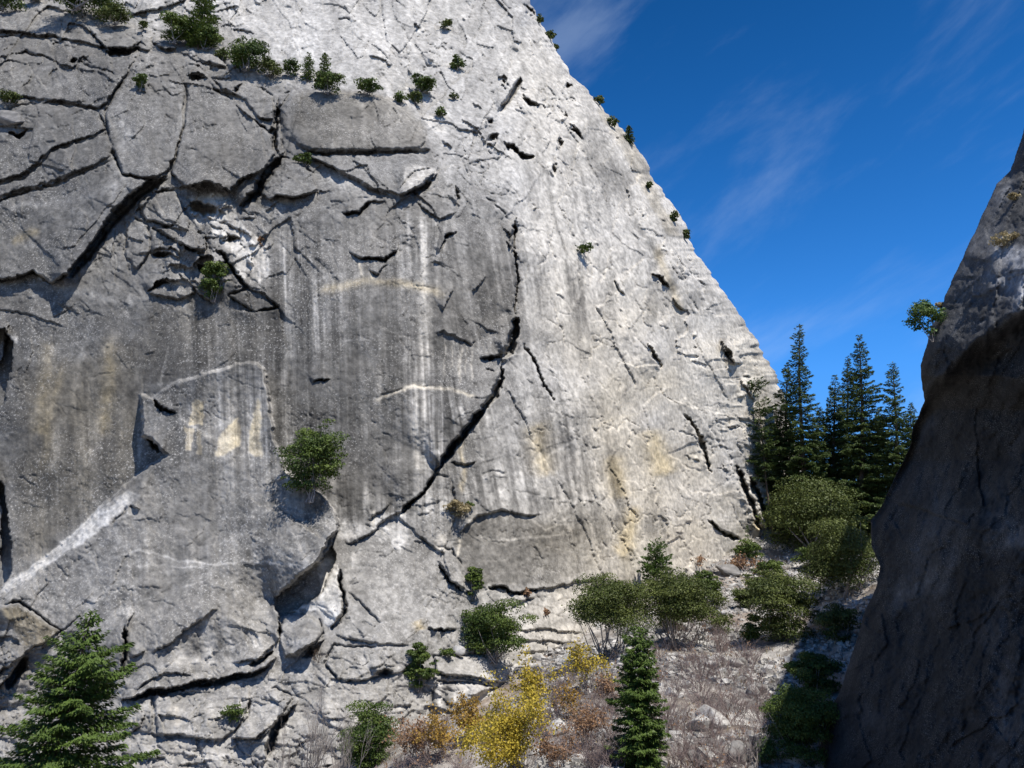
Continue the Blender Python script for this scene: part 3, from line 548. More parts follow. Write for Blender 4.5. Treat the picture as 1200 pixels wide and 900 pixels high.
# dark lichen along plate edges, fresh pale edges
ALB -= .25 * R1 * np.exp(-(e1 / .05) ** 2) ; ALB += .25 * R1 * w2
mott = fbm(U, V, 5, 161, 3, .8); ALB += .34 * mott + .35 * fbm(U + .5 * V, V - .6 * U, 22, 171, 4, .7)
vn = fbm(U, V, 34, 441, 5, .6); vn2 = fbm(SD, V, 20, 451, 4, .65, 60)
ALB += .7 * np.exp(-(vn / .012) ** 2) * smooth01(2 * cm + .3) + .55 * (.3 + .7 * DOME) * np.exp(-(vn2 / .014) ** 2) * smooth01(-2 * cm + .4)
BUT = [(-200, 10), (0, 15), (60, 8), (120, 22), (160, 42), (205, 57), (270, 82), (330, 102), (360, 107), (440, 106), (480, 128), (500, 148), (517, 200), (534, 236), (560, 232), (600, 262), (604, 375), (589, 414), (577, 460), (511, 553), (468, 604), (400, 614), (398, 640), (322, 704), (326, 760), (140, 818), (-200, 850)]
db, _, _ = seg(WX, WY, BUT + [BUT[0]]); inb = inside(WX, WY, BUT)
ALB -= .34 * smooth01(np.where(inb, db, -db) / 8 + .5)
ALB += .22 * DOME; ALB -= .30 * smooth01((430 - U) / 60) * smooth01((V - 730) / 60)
# white/tan stains, veins and a painted tree-shadow streak (line, width, strength, warmth)
for q in [([(497, 240), (497, 330), (492, 440), (492, 560), (488, 600)], 6, 1.0, .1), ([(505, 330), (498, 450)], 5, .5, .1), ([(478, 245), (480, 330)], 3, .7, 0),
          ([(510, 245), (514, 300), (512, 360)], 3, .8, .05), ([(522, 250), (523, 300)], 2, .8, 0), ([(545, 262), (546, 300)], 3, .5, 0),
          ([(336, 400), (331, 440), (325, 490)], 5, .9, 0), ([(352, 380), (348, 450)], 3, .4, 0), ([(455, 340), (447, 420), (440, 500)], 4, .5, .1), ([(437, 330), (432, 440)], 3, .35, 0),
          ([(198, 400), (192, 430), (185, 455)], 1.8, 1.1, 0), ([(207, 402), (204, 425)], 1.4, .9, 0), ([(166, 510), (160, 550)], 3, .8, 0),
          ([(128, 380), (127, 430), (120, 490), (118, 520)], 9, 1.0, .8), ([(55, 390), (52, 440), (42, 520)], 9, .7, .7), ([(75, 410), (62, 470), (45, 560)], 6, .4, .5),
          ([(98, 385), (88, 440), (70, 510), (50, 570)], 5, .6, .0), ([(90, 560), (60, 590), (40, 610)], 9, .5, .1), ([(150, 345), (155, 360)], 4, .8, 0),
          ([(108, 300), (90, 335), (120, 350)], 5, .6, 0), ([(60, 330), (100, 345), (140, 350)], 5, .6, 0), ([(130, 110), (150, 160), (140, 210), (110, 235)], 12, .8, 0), ([(0, 245), (60, 240), (120, 225)], 4, .7, 0),
          ([(0, 90), (60, 100), (110, 90)], 8, .5, 0), ([(200, 90), (215, 140), (205, 170)], 9, .5, 0), ([(10, 285), (30, 278), (46, 270)], 5, .5, 1.0),
          ([(340, 160), (400, 145), (440, 160)], 4, .5, 0), ([(425, 115), (430, 175)], 4, .35, 0), ([(370, 205), (420, 225), (440, 240)], 8, .7, 0), ([(330, 205), (340, 235), (320, 260)], 10, .6, 0),
          ([(365, 345), (400, 335), (430, 328), (470, 332), (530, 345)], 5, .7, .8), ([(395, 398), (430, 395), (452, 390)], 2, .7, 0), ([(465, 375), (480, 368), (495, 370)], 2, .5, 0),
          ([(424, 303), (424, 324)], 2, 1.4, .5), ([(436, 315), (437, 326)], 2, 1.2, .5), ([(430, 474), (455, 462), (485, 452), (522, 457), (566, 467)], 2.6, .9, .5),
          ([(521, 392), (518, 455)], 1.3, 1.1, .2), ([(539, 402), (535, 455)], 1.5, 1.2, .3), ([(551, 405), (549, 450)], 1.3, 1.1, .2), ([(530, 398), (527, 440)], 1.0, .6, .2), ([(545, 400), (542, 440)], 1.0, .6, .2),
          ([(534, 475), (538, 490), (532, 495)], 3.5, 1.2, 0), ([(510, 530), (514, 528)], 3.5, 1.3, 0), ([(488, 455), (487, 560)], 5, .9, .1), ([(500, 458), (498, 500)], 4, .5, .1),
          ([(535, 505), (545, 550), (540, 580)], 3, .4, .9), ([(380, 555), (400, 600), (398, 640)], 5, .3, 0),
          ([(120, 655), (165, 646), (210, 655), (260, 660), (320, 659), (362, 662)], 1.6, 1.1, 0), ([(150, 664), (250, 662)], 1.2, .7, 0), ([(310, 640), (335, 650), (370, 668)], 2, .6, 0), ([(200, 690), (240, 680)], 1.6, .6, 0),
          ([(205, 487), (225, 500), (250, 518)], 2.5, 1.2, .2), ([(130, 615), (160, 600), (200, 560)], 7, .5, 0), ([(150, 660), (155, 720), (150, 700)], 5, .4, 0),
          ([(244, 722), (246, 760), (240, 775)], 6, .8, 0), ([(262, 718), (270, 770)], 4, .8, 0), ([(215, 745), (213, 775)], 4, .6, 0), ([(285, 735), (288, 765)], 4, -.6, 0), ([(255, 725), (258, 765)], 3, -.7, 0), ([(230, 740), (232, 770)], 3, -.6, 0),
          ([(180, 785), (230, 775), (290, 780)], 5, .7, 0), ([(205, 825), (208, 855)], 6, .5, .2), ([(245, 820), (245, 850)], 6, .6, .1), ([(540, 626), (537, 656)], 1.8, 1.7, .3), ([(437, 598), (438, 620)], 2.5, 1.5, .3),
          ([(536, 622), (556, 604), (590, 597)], 2.5, .9, .1), ([(565, 630), (600, 634), (640, 628), (680, 626)], 1.8, 1.0, 0), ([(565, 662), (600, 657)], 1.2, .7, 0), ([(610, 600), (640, 618), (672, 612)], 1.5, .8, 0),
          ([(678, 552), (680, 514), (697, 498), (722, 491), (774, 477)], 2.2, 1.0, .1), ([(616, 552), (650, 528), (680, 513)], 1.8, .8, 0), ([(672, 622), (676, 580), (680, 545)], 1.6, .8, 0), ([(690, 512), (720, 506), (780, 488)], 1.4, .5, 0),
          ([(605, 212), (650, 320), (672, 420), (676, 480)], 4, .4, 0), ([(620, 270), (640, 280), (660, 292)], 1.0, .7, 0), ([(640, 380), (668, 372), (682, 340)], 1.6, .6, 0),
          ([(702, 420), (740, 520), (800, 620)], 6, .5, 0), ([(783, 340), (820, 440), (870, 540)], 6, .4, 0), ([(765, 280), (800, 380)], 5, -.5, .6), ([(745, 590), (735, 640), (722, 650)], 9, .1, .9), ([(760, 500), (780, 560)], 14, .0, .8), ([(625, 490), (640, 560)], 14, .0, .8), ([(720, 530), (730, 590)], 10, 0, .9),
          ([(616, 210), (670, 330), (690, 400)], 5, -.35, 0), ([(560, 200), (575, 260), (600, 300)], 12, -.35, 0), ([(560, 240), (600, 330)], 10, .3, 0),
          ([(570, 740), (566, 700), (575, 680)], 3, .7, 0), ([(515, 800), (518, 835)], 2, 1.0, 0), ([(535, 805), (536, 835)], 2, .9, 0), ([(524, 800), (526, 830)], 3, -1.0, 0), ([(508, 805), (510, 835)], 3, -.9, 0), ([(543, 808), (545, 832)], 3, -.7, 0),
          ([(430, 790), (500, 800)], 16, -.2, 0), ([(840, 380), (852, 425)], 5, -1.1, 0), ([(858, 540), (885, 590)], 4, -.4, .0), ([(720, 640), (760, 655)], 12, .45, 0), ([(628, 712), (690, 700)], 12, .5, 0), ([(620, 735), (690, 722)], 5, -.6, 0),  # dark line low on the dome paints a tree-shadow streak
          ([(885, 610), (893, 622)], 3, .3, 2.5), ([(490, 725), (495, 740)], 6, .1, 1.2)]:
    paint(q[0], q[1], q[2], q[3])
# fresh scars, varnished faces and the painted sunlit strip of the flake
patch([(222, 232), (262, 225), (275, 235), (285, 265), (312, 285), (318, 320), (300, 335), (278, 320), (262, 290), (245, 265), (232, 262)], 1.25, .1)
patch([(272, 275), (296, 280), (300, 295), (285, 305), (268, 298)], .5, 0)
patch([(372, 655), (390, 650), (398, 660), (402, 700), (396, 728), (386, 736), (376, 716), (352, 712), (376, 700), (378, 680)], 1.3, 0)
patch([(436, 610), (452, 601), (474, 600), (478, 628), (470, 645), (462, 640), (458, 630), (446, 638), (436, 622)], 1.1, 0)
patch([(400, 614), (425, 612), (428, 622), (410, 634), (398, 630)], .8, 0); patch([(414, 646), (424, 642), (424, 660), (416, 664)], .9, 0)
patch([(512, 628), (524, 624), (524, 645), (510, 648)], .9, .2); patch([(0, 688), (60, 645), (110, 600), (150, 575), (165, 580), (110, 625), (60, 658), (0, 699)], 1.3, 0)  # second patch paints the sunlit upper edge of the flake
patch([(228, 468), (240, 470), (238, 500), (221, 498)], 1.1, 1.0, 2); patch([(218, 500), (228, 504), (224, 530), (216, 530)], 1.1, .8, 2)
patch([(255, 515), (270, 500), (280, 492), (282, 520), (262, 535), (250, 537)], 1.0, .9, 3); patch([(292, 510), (304, 470), (307, 475), (306, 535), (290, 530)], 1.1, .9, 3); patch([(232, 505), (238, 510), (236, 535), (230, 535)], .8, .7, 2)
patch([(0, 715), (20, 710), (45, 725), (66, 740), (50, 755), (30, 760)], -.3, .9, 6); patch([(475, 195), (500, 195), (516, 200), (490, 218), (470, 228)], .9, .1)
patch([(345, 115), (420, 106), (470, 118), (498, 150), (500, 175), (440, 176), (365, 176), (345, 150)], -.35, .2, 8)
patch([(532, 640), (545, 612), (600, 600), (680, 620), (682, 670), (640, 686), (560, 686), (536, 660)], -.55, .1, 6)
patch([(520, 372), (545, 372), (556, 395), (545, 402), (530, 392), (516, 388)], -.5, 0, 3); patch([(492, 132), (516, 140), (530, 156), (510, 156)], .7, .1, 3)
patch([(10, 395), (20, 392), (18, 404)], 1.4, .1, 2); patch([(38, 315), (50, 320), (60, 332), (46, 328)], 1.2, 0, 2); patch([(562, 700), (640, 695), (690, 690), (690, 735), (600, 745), (575, 720)], .35, 0, 6)
patch([(648, 52), (655, 52), (676, 84), (668, 86)], 1.0, .2, 4); patch([(672, 20), (690, 70), (760, 200), (800, 280), (780, 270), (700, 130)], -.25, .3, 6)

# sky-line roll-over and the back of the dome
near = np.clip(DE, 0, 40)
roll = 9.0 * np.exp(-near / 7.0)
Y = Y0 + roll * (DE > -1e9)
DX, DY, DZ = raydir(np.where(DE < 0, ue[:, None] + np.minimum(-DE, 40) * -.35, U), V)
back = np.clip(-DE, 0, 400)
Y = Y + back * 1.1
nrm = np.sqrt(DX * DX + DY * DY + DZ * DZ)
dist = Y / DY * nrm - H * np.where(DE < 0, .3, 1) * (Y0 / 118.0)
PX, PY, PZ = DX / nrm * dist, DY / nrm * dist, DZ / nrm * dist
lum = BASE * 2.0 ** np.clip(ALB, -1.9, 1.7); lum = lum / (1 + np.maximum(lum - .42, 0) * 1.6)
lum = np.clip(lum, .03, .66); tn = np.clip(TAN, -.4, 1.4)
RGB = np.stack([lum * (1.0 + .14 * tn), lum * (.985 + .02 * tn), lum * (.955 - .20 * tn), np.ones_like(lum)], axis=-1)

def grid_mesh(name, PX, PY, PZ, RGB, mat, flip=False):
    nv, nu = PX.shape; idx = np.arange(nv * nu, dtype=np.int32).reshape(nv, nu)
    a, b, c, d = idx[:-1, :-1], idx[:-1, 1:], idx[1:, 1:], idx[1:, :-1]
    Fq = np.stack([a, d, c, b] if not flip else [a, b, c, d], axis=-1).reshape(-1, 4)
    o = mesh_np(name, np.stack([PX, PY, PZ], -1).reshape(-1, 3), Fq, 4, mat, smooth=True)
    at = o.data.color_attributes.new('alb', 'FLOAT_COLOR', 'POINT'); at.data.foreach_set('color', RGB.reshape(-1).astype(np.float32))
    return o
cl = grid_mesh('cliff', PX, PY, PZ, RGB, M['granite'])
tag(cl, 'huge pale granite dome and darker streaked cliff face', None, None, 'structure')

def on_cliff(u, v):
    i = int(round((u - us[0]) / STEP)); j = int(round((v - vs[0]) / STEP))
    i = min(max(i, 0), len(us) - 1); j = min(max(j, 0), len(vs) - 1)
    return np.array([PX[j, i], PY[j, i], PZ[j, i]])

# ------------------------------------------------------------------ ground
ctl = [(0, 0, -1.7), (0, 9, -4.2), (-12, 4, -2.6), (12, 4, -2.2), (0, 28, -10), (-30, 25, -11), (20, 25, -8), (-30, 55, -17), (-70, 60, -20), (-50, 84, -20), (-90, 84, -20), (0, -40, 2), (-60, -30, 0), (60, -30, 2), (40, 10, 0), (60, 60, 4), (90, 120, 25), (0, 300, 30), (120, 300, 30), (-120, 200, 10), (22, 50, -15), (34, 40, -12), (24, 62, -15)]
for (u, v, y) in [(350, 935, 90), (450, 855, 96), (560, 832, 105), (620, 778, 117), (680, 748, 132), (750, 695, 158), (850, 655, 188), (900, 620, 208),
                  (350, 980, 78), (450, 905, 80), (560, 895, 76), (650, 880, 74), (750, 890, 68), (850, 880, 72), (650, 820, 92), (750, 830, 85), (750, 770, 104), (850, 800, 95), (850, 730, 130), (800, 690, 155),
                  (930, 655, 190), (960, 720, 150), (920, 780, 105), (1000, 690, 160), (1000, 640, 195), (980, 605, 225), (1040, 600, 215), (900, 870, 72), (960, 850, 84)]:
    ctl.append(tuple(at_y(u, v, y)))
C = np.array(ctl, float); n = len(C)
def tk(d2): return np.where(d2 > 0, d2 * np.log(np.maximum(d2, 1e-9)), 0)
Dm = ((C[:, None, :2] - C[None, :, :2]) ** 2).sum(-1) / 1e4
A = np.zeros((n + 3, n + 3)); A[:n, :n] = tk(Dm) + np.eye(n) * .002; A[:n, n] = 1; A[:n, n + 1:] = C[:, :2] / 100; A[n, :n] = 1; A[n + 1:, :n] = C[:, :2].T / 100
wts = np.linalg.solve(A, np.concatenate([C[:, 2], [0, 0, 0]]))
def Gsmooth(x, y):
    x = np.asarray(x, float); y = np.asarray(y, float)
    cx = np.clip(x, -130, 140); cy = np.clip(y, -50, 320)
    s = wts[n] + wts[n + 1] * cx / 100 + wts[n + 2] * cy / 100
    for k in range(n):
        s = s + wts[k] * tk(((cx - C[k, 0]) ** 2 + (cy - C[k, 1]) ** 2) / 1e4)
    return s
def Gfull(x, y):
    x = np.asarray(x, float); y = np.asarray(y, float)
    g = Gsmooth(x, y); m = smooth01((y - 45) / 30) * smooth01((330 - y) / 60)
    d = .9 * fbm(x, y, 14, 201, 3) + .35 * fbm(x, y, 3.2, 211, 3)
    wv, we = worley(x + .8 * fbm(x, y, 2, 221, 2), y + .8 * fbm(x, y, 2, 231, 2), 2.1, 207, 2.1, .9)
    rub = smooth01(.5 + 1.2 * fbm(x, y, 11, 241, 3))
    d = d + .32 * wv * rub * smooth01(we / .25)
    return g + d * (.15 + .85 * m)
def g1(x, y): return float(Gfull(np.array([[x]]), np.array([[y]]))[0, 0])
def on_ground(u, v, y0=40, y1=330):
    ys = np.arange(y0, y1, .6); dx, dy, dz = raydir(u, v)
    xs = dx / dy * ys; zs = dz / dy * ys; g = Gfull(xs[None, :], ys[None, :])[0]
    k = np.nonzero(zs < g)[0]
    y = ys[k[0]] if len(k) else 150.0
    return np.array([float(dx / dy * y), y, g1(float(dx / dy * y), y)])
gx = np.concatenate([[-4000, -1500, -700, -350, -200, -130], np.arange(-100, -26, 3.0), np.arange(-26, 110, .42), [113, 120, 140, 200, 400, 900, 2000, 4000]])
gy = np.concatenate([[-4000, -1500, -500, -200, -100], np.arange(-60, 50, 3.0), np.arange(50, 130, .42), np.arange(130, 240, .8), [245, 260, 300, 400, 700, 1500, 4000]])
GX, GY = np.meshgrid(gx, gy); GZ = Gfull(GX, GY)
soil = smooth01(.5 + 1.5 * fbm(GX, GY, 9, 251, 4, .6)); pal = smooth01(.5 + 1.6 * fbm(GX, GY, 2.2, 261, 3, .7)); ora = smooth01(.35 + 1.4 * fbm(GX + 50, GY, 7, 271, 3))
c_rock = np.array([.40, .39, .37]); c_dk = np.array([.12, .115, .11]); c_soil = np.array([.21, .18, .15]); c_or = np.array([.24, .16, .10])
col = c_rock * pal[..., None] + c_dk * (1 - pal[..., None])
col = col * (1 - .55 * soil[..., None]) + (.55 * soil[..., None]) * (c_soil * (1 - ora[..., None] * .7) + c_or * ora[..., None] * .7)
gr = grid_mesh('ground', GX, GY, GZ, np.concatenate([col, np.ones_like(soil)[..., None]], -1), M['talus'], flip=True)
tag(gr, None, None, None, 'structure')

# ------------------------------------------------------------------ the near shaded rock wall on the right
us2 = np.arange(860, 1500, 1.6); vs2 = np.arange(-260, 1150, 1.6)
U2, V2 = np.meshgrid(us2, vs2)
re = [(-260, 1330), (-60, 1262), (100, 1212), (140, 1202), (165, 1196), (200, 1184), (215, 1168), (255, 1150), (290, 1134), (320, 1120), (345, 1108), (362, 1104), (380, 1092), (400, 1087), (428, 1078), (445, 1080), (470, 1083), (500, 1070), (530, 1064), (560, 1048), (590, 1034), (610, 1020), (640, 1021), (665, 1032), (690, 1026),
      (720, 1012), (760, 1000), (800, 988), (840, 970), (880, 955), (900, 948), (960, 925), (1150, 860)]
ue2 = np.interp(vs2, [p[0] for p in re], [p[1] for p in re]) + 1.6 * fbm(vs2[None, :], vs2[None, :] * 0, 14, 303, 3)[0]
D2 = U2 - ue2[:, None]
dxr, dyr, dzr = raydir(np.maximum(U2, ue2[:, None] + 1), V2)
XP = np.interp(vs2, [-260, 100, 200, 300, 400, 440, 480, 540, 620, 700, 800, 900, 1150], [44, 33, 31, 27.5, 25, 25, 28, 28.5, 26.5, 26, 24.6, 23.6, 23.2])[:, None] + 0 * U2
Yr = XP * dyr / dxr + 1.5 * np.exp(-np.clip(D2, 0, 100) / 9.0)
A2 = U2 * .88 + V2 * .48; B2 = -U2 * .48 + V2 * .88
h2 = 2.0 * fbm(U2, V2, 190, 310, 3) + 1.2 * fbm(A2, B2, 40, 320, 4, .6, 110) + .5 * fbm(A2, B2, 12, 330, 4, .65, 30) + .22 * fbm(A2, B2, 4.5, 331, 3, .7, 8) + .9 * np.abs(fbm(A2, B2, 60, 332, 4, .6, 90)) + .10 * fbm(U2, V2, 3.2, 333, 2, .8)
ww, we2 = worley(A2 + 12 * fbm(U2, V2, 40, 340, 3), B2, 60, 17, 130, .8); h2 = h2 + .45 * ww
ww, we3 = worley(A2 + 6 * fbm(U2, V2, 20, 341, 3), B2, 22, 18, 50, .8); h2 = h2 + .2 * ww
# the overhanging bulge and the hollow below it
lip = np.interp(U2, [1080, 1100, 1130, 1160, 1200, 1300], [470, 440, 410, 385, 360, 330]) + 6 * fbm(U2, V2, 30, 350, 3)
below = V2 - lip
h2 = h2 - 4.2 * smooth01(below / 30 + .1) * np.exp(-np.maximum(below - 40, 0) / 120.0) + 1.2 * np.exp(-np.abs(below + 45) / 45.0)
h2 *= smooth01(D2 / 12 + .35)
U2c = np.where(D2 < 0, ue2[:, None] + np.minimum(-D2, 30) * .35, U2)
dx, dy, dz = raydir(U2c, V2); Yr = Yr + np.clip(-D2, 0, 60) * 1.3
nn = np.sqrt(dx * dx + dy * dy + dz * dz); ds = np.maximum(Yr / dy * nn - h2 * .8, 5)
a2 = .020 * (1 + 1.9 * smooth01((430 - V2) / 60)) * 2.0 ** (1.9 * fbm(A2, B2, 26, 360, 5, .7, 90) + .6 * fbm(U2, V2, 90, 370, 3) + .5 * fbm(A2, B2, 8, 380, 3, .7, 18))  # sunlit top painted paler, shaded part below painted darker
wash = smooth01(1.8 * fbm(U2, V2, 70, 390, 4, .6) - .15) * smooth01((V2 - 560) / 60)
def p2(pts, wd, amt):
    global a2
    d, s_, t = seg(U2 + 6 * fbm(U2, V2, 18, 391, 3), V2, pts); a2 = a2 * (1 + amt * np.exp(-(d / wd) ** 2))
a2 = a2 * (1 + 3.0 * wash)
p2([(1190, 300), (1215, 318), (1190, 335)], 16, 4.0); p2([(1100, 590), (1080, 680), (1060, 700)], 16, 1.8); p2([(1160, 640), (1190, 630)], 14, 1.8); p2([(1015, 830), (1030, 850)], 12, 1.5); p2([(1130, 600), (1110, 670), (1095, 720)], 8, 1.2)  # first patch paints a sunlit spot, the others are pale wash
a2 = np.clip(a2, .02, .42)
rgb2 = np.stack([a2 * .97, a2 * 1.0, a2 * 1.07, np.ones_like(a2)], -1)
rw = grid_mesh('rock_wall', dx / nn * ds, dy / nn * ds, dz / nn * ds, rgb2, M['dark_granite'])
tag(rw, 'dark shaded granite wall rising on the right', 'rock wall', None, 'structure')
RW = (dx / nn * ds, dy / nn * ds, dz / nn * ds)
def on_wall(u, v):
    i = int(round((u - us2[0]) / 1.6)); j = int(round((v - vs2[0]) / 1.6))
    return np.array([RW[0][j, i], RW[1][j, i], RW[2][j, i]])

# ------------------------------------------------------------------ vegetation builders
def quads(cen, ax, ay):
    n = len(cen); V_ = np.empty((n, 4, 3)); V_[:, 0] = cen - ax; V_[:, 1] = cen - ay * .55; V_[:, 2] = cen + ax; V_[:, 3] = cen + ay * .55
    return V_.reshape(-1, 3), np.arange(n * 4).reshape(n, 4)
def unit(v): return v / (np.linalg.norm(v, axis=-1, keepdims=True) + 1e-9)
class Tubes:
    def __init__(s): s.V = []; s.F = []; s.n = 0
    def tube(s, pts, rad, k=5):
        pts = np.array(pts, float); m = len(pts)
        base = s.n
        for i in range(m):
            t = unit(pts[min(i + 1, m - 1)] - pts[max(i - 1, 0)])
            a = unit(np.cross(t, [0.31, .2, .93] if abs(t[2]) < .9 else [1, 0, 0])); b = np.cross(t, a)
            r = rad[i]
            for j in range(k):
                th = 2 * math.pi * j / k; s.V.append(pts[i] + r * (math.cos(th) * a + math.sin(th) * b))
        s.n += m * k
        for i in range(m - 1):
            for j in range(k):
                s.F.append((base + i * k + j, base + i * k + (j + 1) % k, base + (i + 1) * k + (j + 1) % k, base + (i + 1) * k + j))
    def build(s, name, mat, parent): return mesh_np(name, np.array(s.V), np.array(s.F), 4, mat, parent, smooth=True)

def conifer(name, label, P, h, r, mat='fir', group=None, cat='tree', dens=1.0, leaf=.42, bare=.12, lean=0.0, seed=0, droop=.25, tip=1.0, pw=.8, gap=.15, irregular=.25, bark='bark', cover=1.0, thick=1.0):
    g = np.random.default_rng(1000 + seed); root = empty(name, P); tag(root, label, cat, group)
    T = Tubes(); nseg = 9
    def ctr(z): return np.array([lean * z * h + .01 * h * math.sin(z * 5 + seed), .008 * h * math.cos(z * 4 + seed), z * h])
    T.tube([ctr(k / nseg) + (np.array([0, 0, -.6]) if k == 0 else 0) for k in range(nseg + 1)], [thick * h * .014 * (1 - k / nseg) ** .8 + .02 for k in range(nseg + 1)], 7)
    cs = []; axs = []; ays = []; tn_ = []
    lev = int(1.0 / (.0185 / dens)); side_bias = g.uniform(0, 6.28)
    for q_ in range(lev):
        z = bare + (1 - bare) * (q_ + g.random() * .8) / lev
        f = (1 - z) / (1 - bare)
        if g.random() < gap * .4: continue
        Lb = r * (f ** pw) * (1 - .3 * smooth01((f - .8) / .2)) * g.uniform(1 - irregular * 1.2, 1 + irregular) + .012 * h
        nb = g.integers(4, 7)
        th0 = g.uniform(0, 6.28)
        for b_ in range(nb):
            if g.random() < gap: continue
            th = th0 + 6.28 * b_ / nb + g.normal(0, .25); ll = Lb * g.uniform(.65, 1.15) * (1 + .15 * math.cos(th - side_bias))
            dr = droop * g.uniform(.5, 1.4) - .7 * (1 - f) ** 2
            d0 = np.array([math.cos(th), math.sin(th), 0]); c0 = ctr(z)
            nn_ = max(5, int(cover * 1.25 * (ll / leaf) ** 2 * .5 + ll / leaf * 1.5))
            t = g.random(nn_) ** .6
            pz = -dr * ll * t + .45 * ll * t * t * droop
            sd = np.array([-d0[1], d0[0], 0]); wd_ = ll * .42 * (1 - t * .75) * np.minimum(1, t * 3 + .2) + leaf * .15
            off = g.uniform(-1, 1, nn_)
            cen = c0 + d0 * (ll * t)[:, None] + sd * (off * wd_)[:, None] + np.stack([0 * t, 0 * t, pz - np.abs(off) * wd_ * .35 - np.abs(g.normal(0, leaf * .55, nn_)) + leaf * .2], -1)
            a = unit(d0 * 1.0 + sd * (off * 1.1)[:, None] + np.stack([0 * t, 0 * t, -droop * .8 + g.normal(0, .45, nn_)], -1)) * (leaf * g.uniform(.45, 1.0, nn_))[:, None]
            nrm_ = unit(np.array([0, 0, .9]) + g.normal(0, .55, (nn_, 3)) + d0 * .6); bb = unit(np.cross(nrm_, a)) * (leaf * g.uniform(.35, .65, nn_))[:, None]
            cs.append(cen); axs.append(a); ays.append(bb); tn_.append(np.full(nn_, g.normal(0, .12)) + .25 * (t - .5))
            if g.random() < .4: T.tube([c0, c0 + d0 * ll * .5 + np.array([0, 0, -dr * ll * .5]), c0 + d0 * ll * .85 + np.array([0, 0, -dr * ll * .8])], [.004 * h * f + .015, .012, .006], 3)
    cen = np.concatenate(cs); Vq, Fq = quads(cen, np.concatenate(axs), np.concatenate(ays))
    tone = np.clip(.5 + np.concatenate(tn_) + .22 * g.normal(size=len(cen)), 0, 1)
    mesh_np('crown', Vq, Fq, 4, M[mat], root, tone=tone)
    T.build('trunk', M[bark], root)
    return root

def bush(name, label, P, wdt, hgt, mat='oak', n=5000, leaf=.22, group=None, cat='shrub', seed=0, clumps=None, stem=True, bark='grey_bark', lift=.12, flat=.0, depth=None, up=.5, loose=.0, top_heavy=0.0, yaw=0.0, low=.8):
    g = np.random.default_rng(5000 + seed); root = empty(name, P); tag(root, label, cat, group)
    dep = depth or wdt * .8
    K_ = int((clumps or 30) * 1.25)
    cc = []
    while len(cc) < K_:
        p = g.uniform(-1, 1, 3); q = np.linalg.norm(p)
        if q > 1 or q < .35: continue
        p[2] = abs(p[2]) * (1 - top_heavy) + top_heavy * (abs(p[2]) ** .5) if top_heavy else (p[2] if g.random() < low else abs(p[2]))
        cc.append(p)
    cc = np.array(cc); cc[:, 0] += .1 * np.sin(cc[:, 2] * 3 + seed)
    cw = np.array([wdt / 2, dep / 2, hgt / 2]); org = np.array([0, 0, hgt * (.44 + lift / 2)])
    if top_heavy: cw = np.array([wdt / 2, dep / 2, hgt * .62]); org = np.array([0, 0, hgt * .38])
    cc = cc * cw * (.62 + .36 * g.random(K_) ** .7)[:, None]
    cr = (.09 + .17 * g.random(K_) ** 1.5) * min(wdt, hgt * 1.4) * (.95 + .3 * loose)
    nout = int(K_ * .2); cc[:nout] *= 1.22; cr[:nout] *= .6; wsum = cr ** 2; pick = g.choice(K_, n, p=wsum / wsum.sum())
    d = unit(g.normal(size=(n, 3))); d[:, 2] = np.where(g.random(n) < up, np.abs(d[:, 2]), d[:, 2])
    rr = (g.random(n) ** (.33 + .3 * loose)) * (1 + .25 * loose * g.normal(size=n))
    cen = org + cc[pick] + d * (cr[pick] * rr)[:, None] * np.array([1.25, 1.1, .62 - flat])
    nr = unit(d + .7 * g.normal(size=(n, 3)) + np.array([0, 0, .4]))
    t1 = unit(np.cross(nr, g.normal(size=(n, 3)))); t2 = np.cross(nr, t1)
    sz = leaf * g.uniform(.45, 1.2, n)
    ct = .26 * g.normal(size=K_)
    tone = np.clip(.5 + ct[pick] + .25 * g.normal(size=n), 0, 1)
    Vq, Fq = quads(cen, t1 * sz[:, None], t2 * sz[:, None] * 1.3)
    mesh_np('crown', Vq, Fq, 4, M[mat], root, tone=tone)
    if stem:
        T = Tubes(); ns = 5
        for k in range(min(K_, 7 if not top_heavy else 14)):
            e = org + cc[k] * .95; b0 = np.array([g.normal(0, .05 * wdt), g.normal(0, .04 * wdt), -.4])
            mid = (b0 + e) * .5 + np.array([-(b0 - e)[0] * .0, 0, -.08 * hgt]) + g.normal(0, .05 * wdt, 3)
            T.tube([b0, b0 * .6 + mid * .4 + g.normal(0, .02 * wdt, 3), mid, e], [.018 * wdt, .012 * wdt, .007 * wdt, .002 * wdt + .006], 4)
        T.build('stem', M[bark], root)
    return root

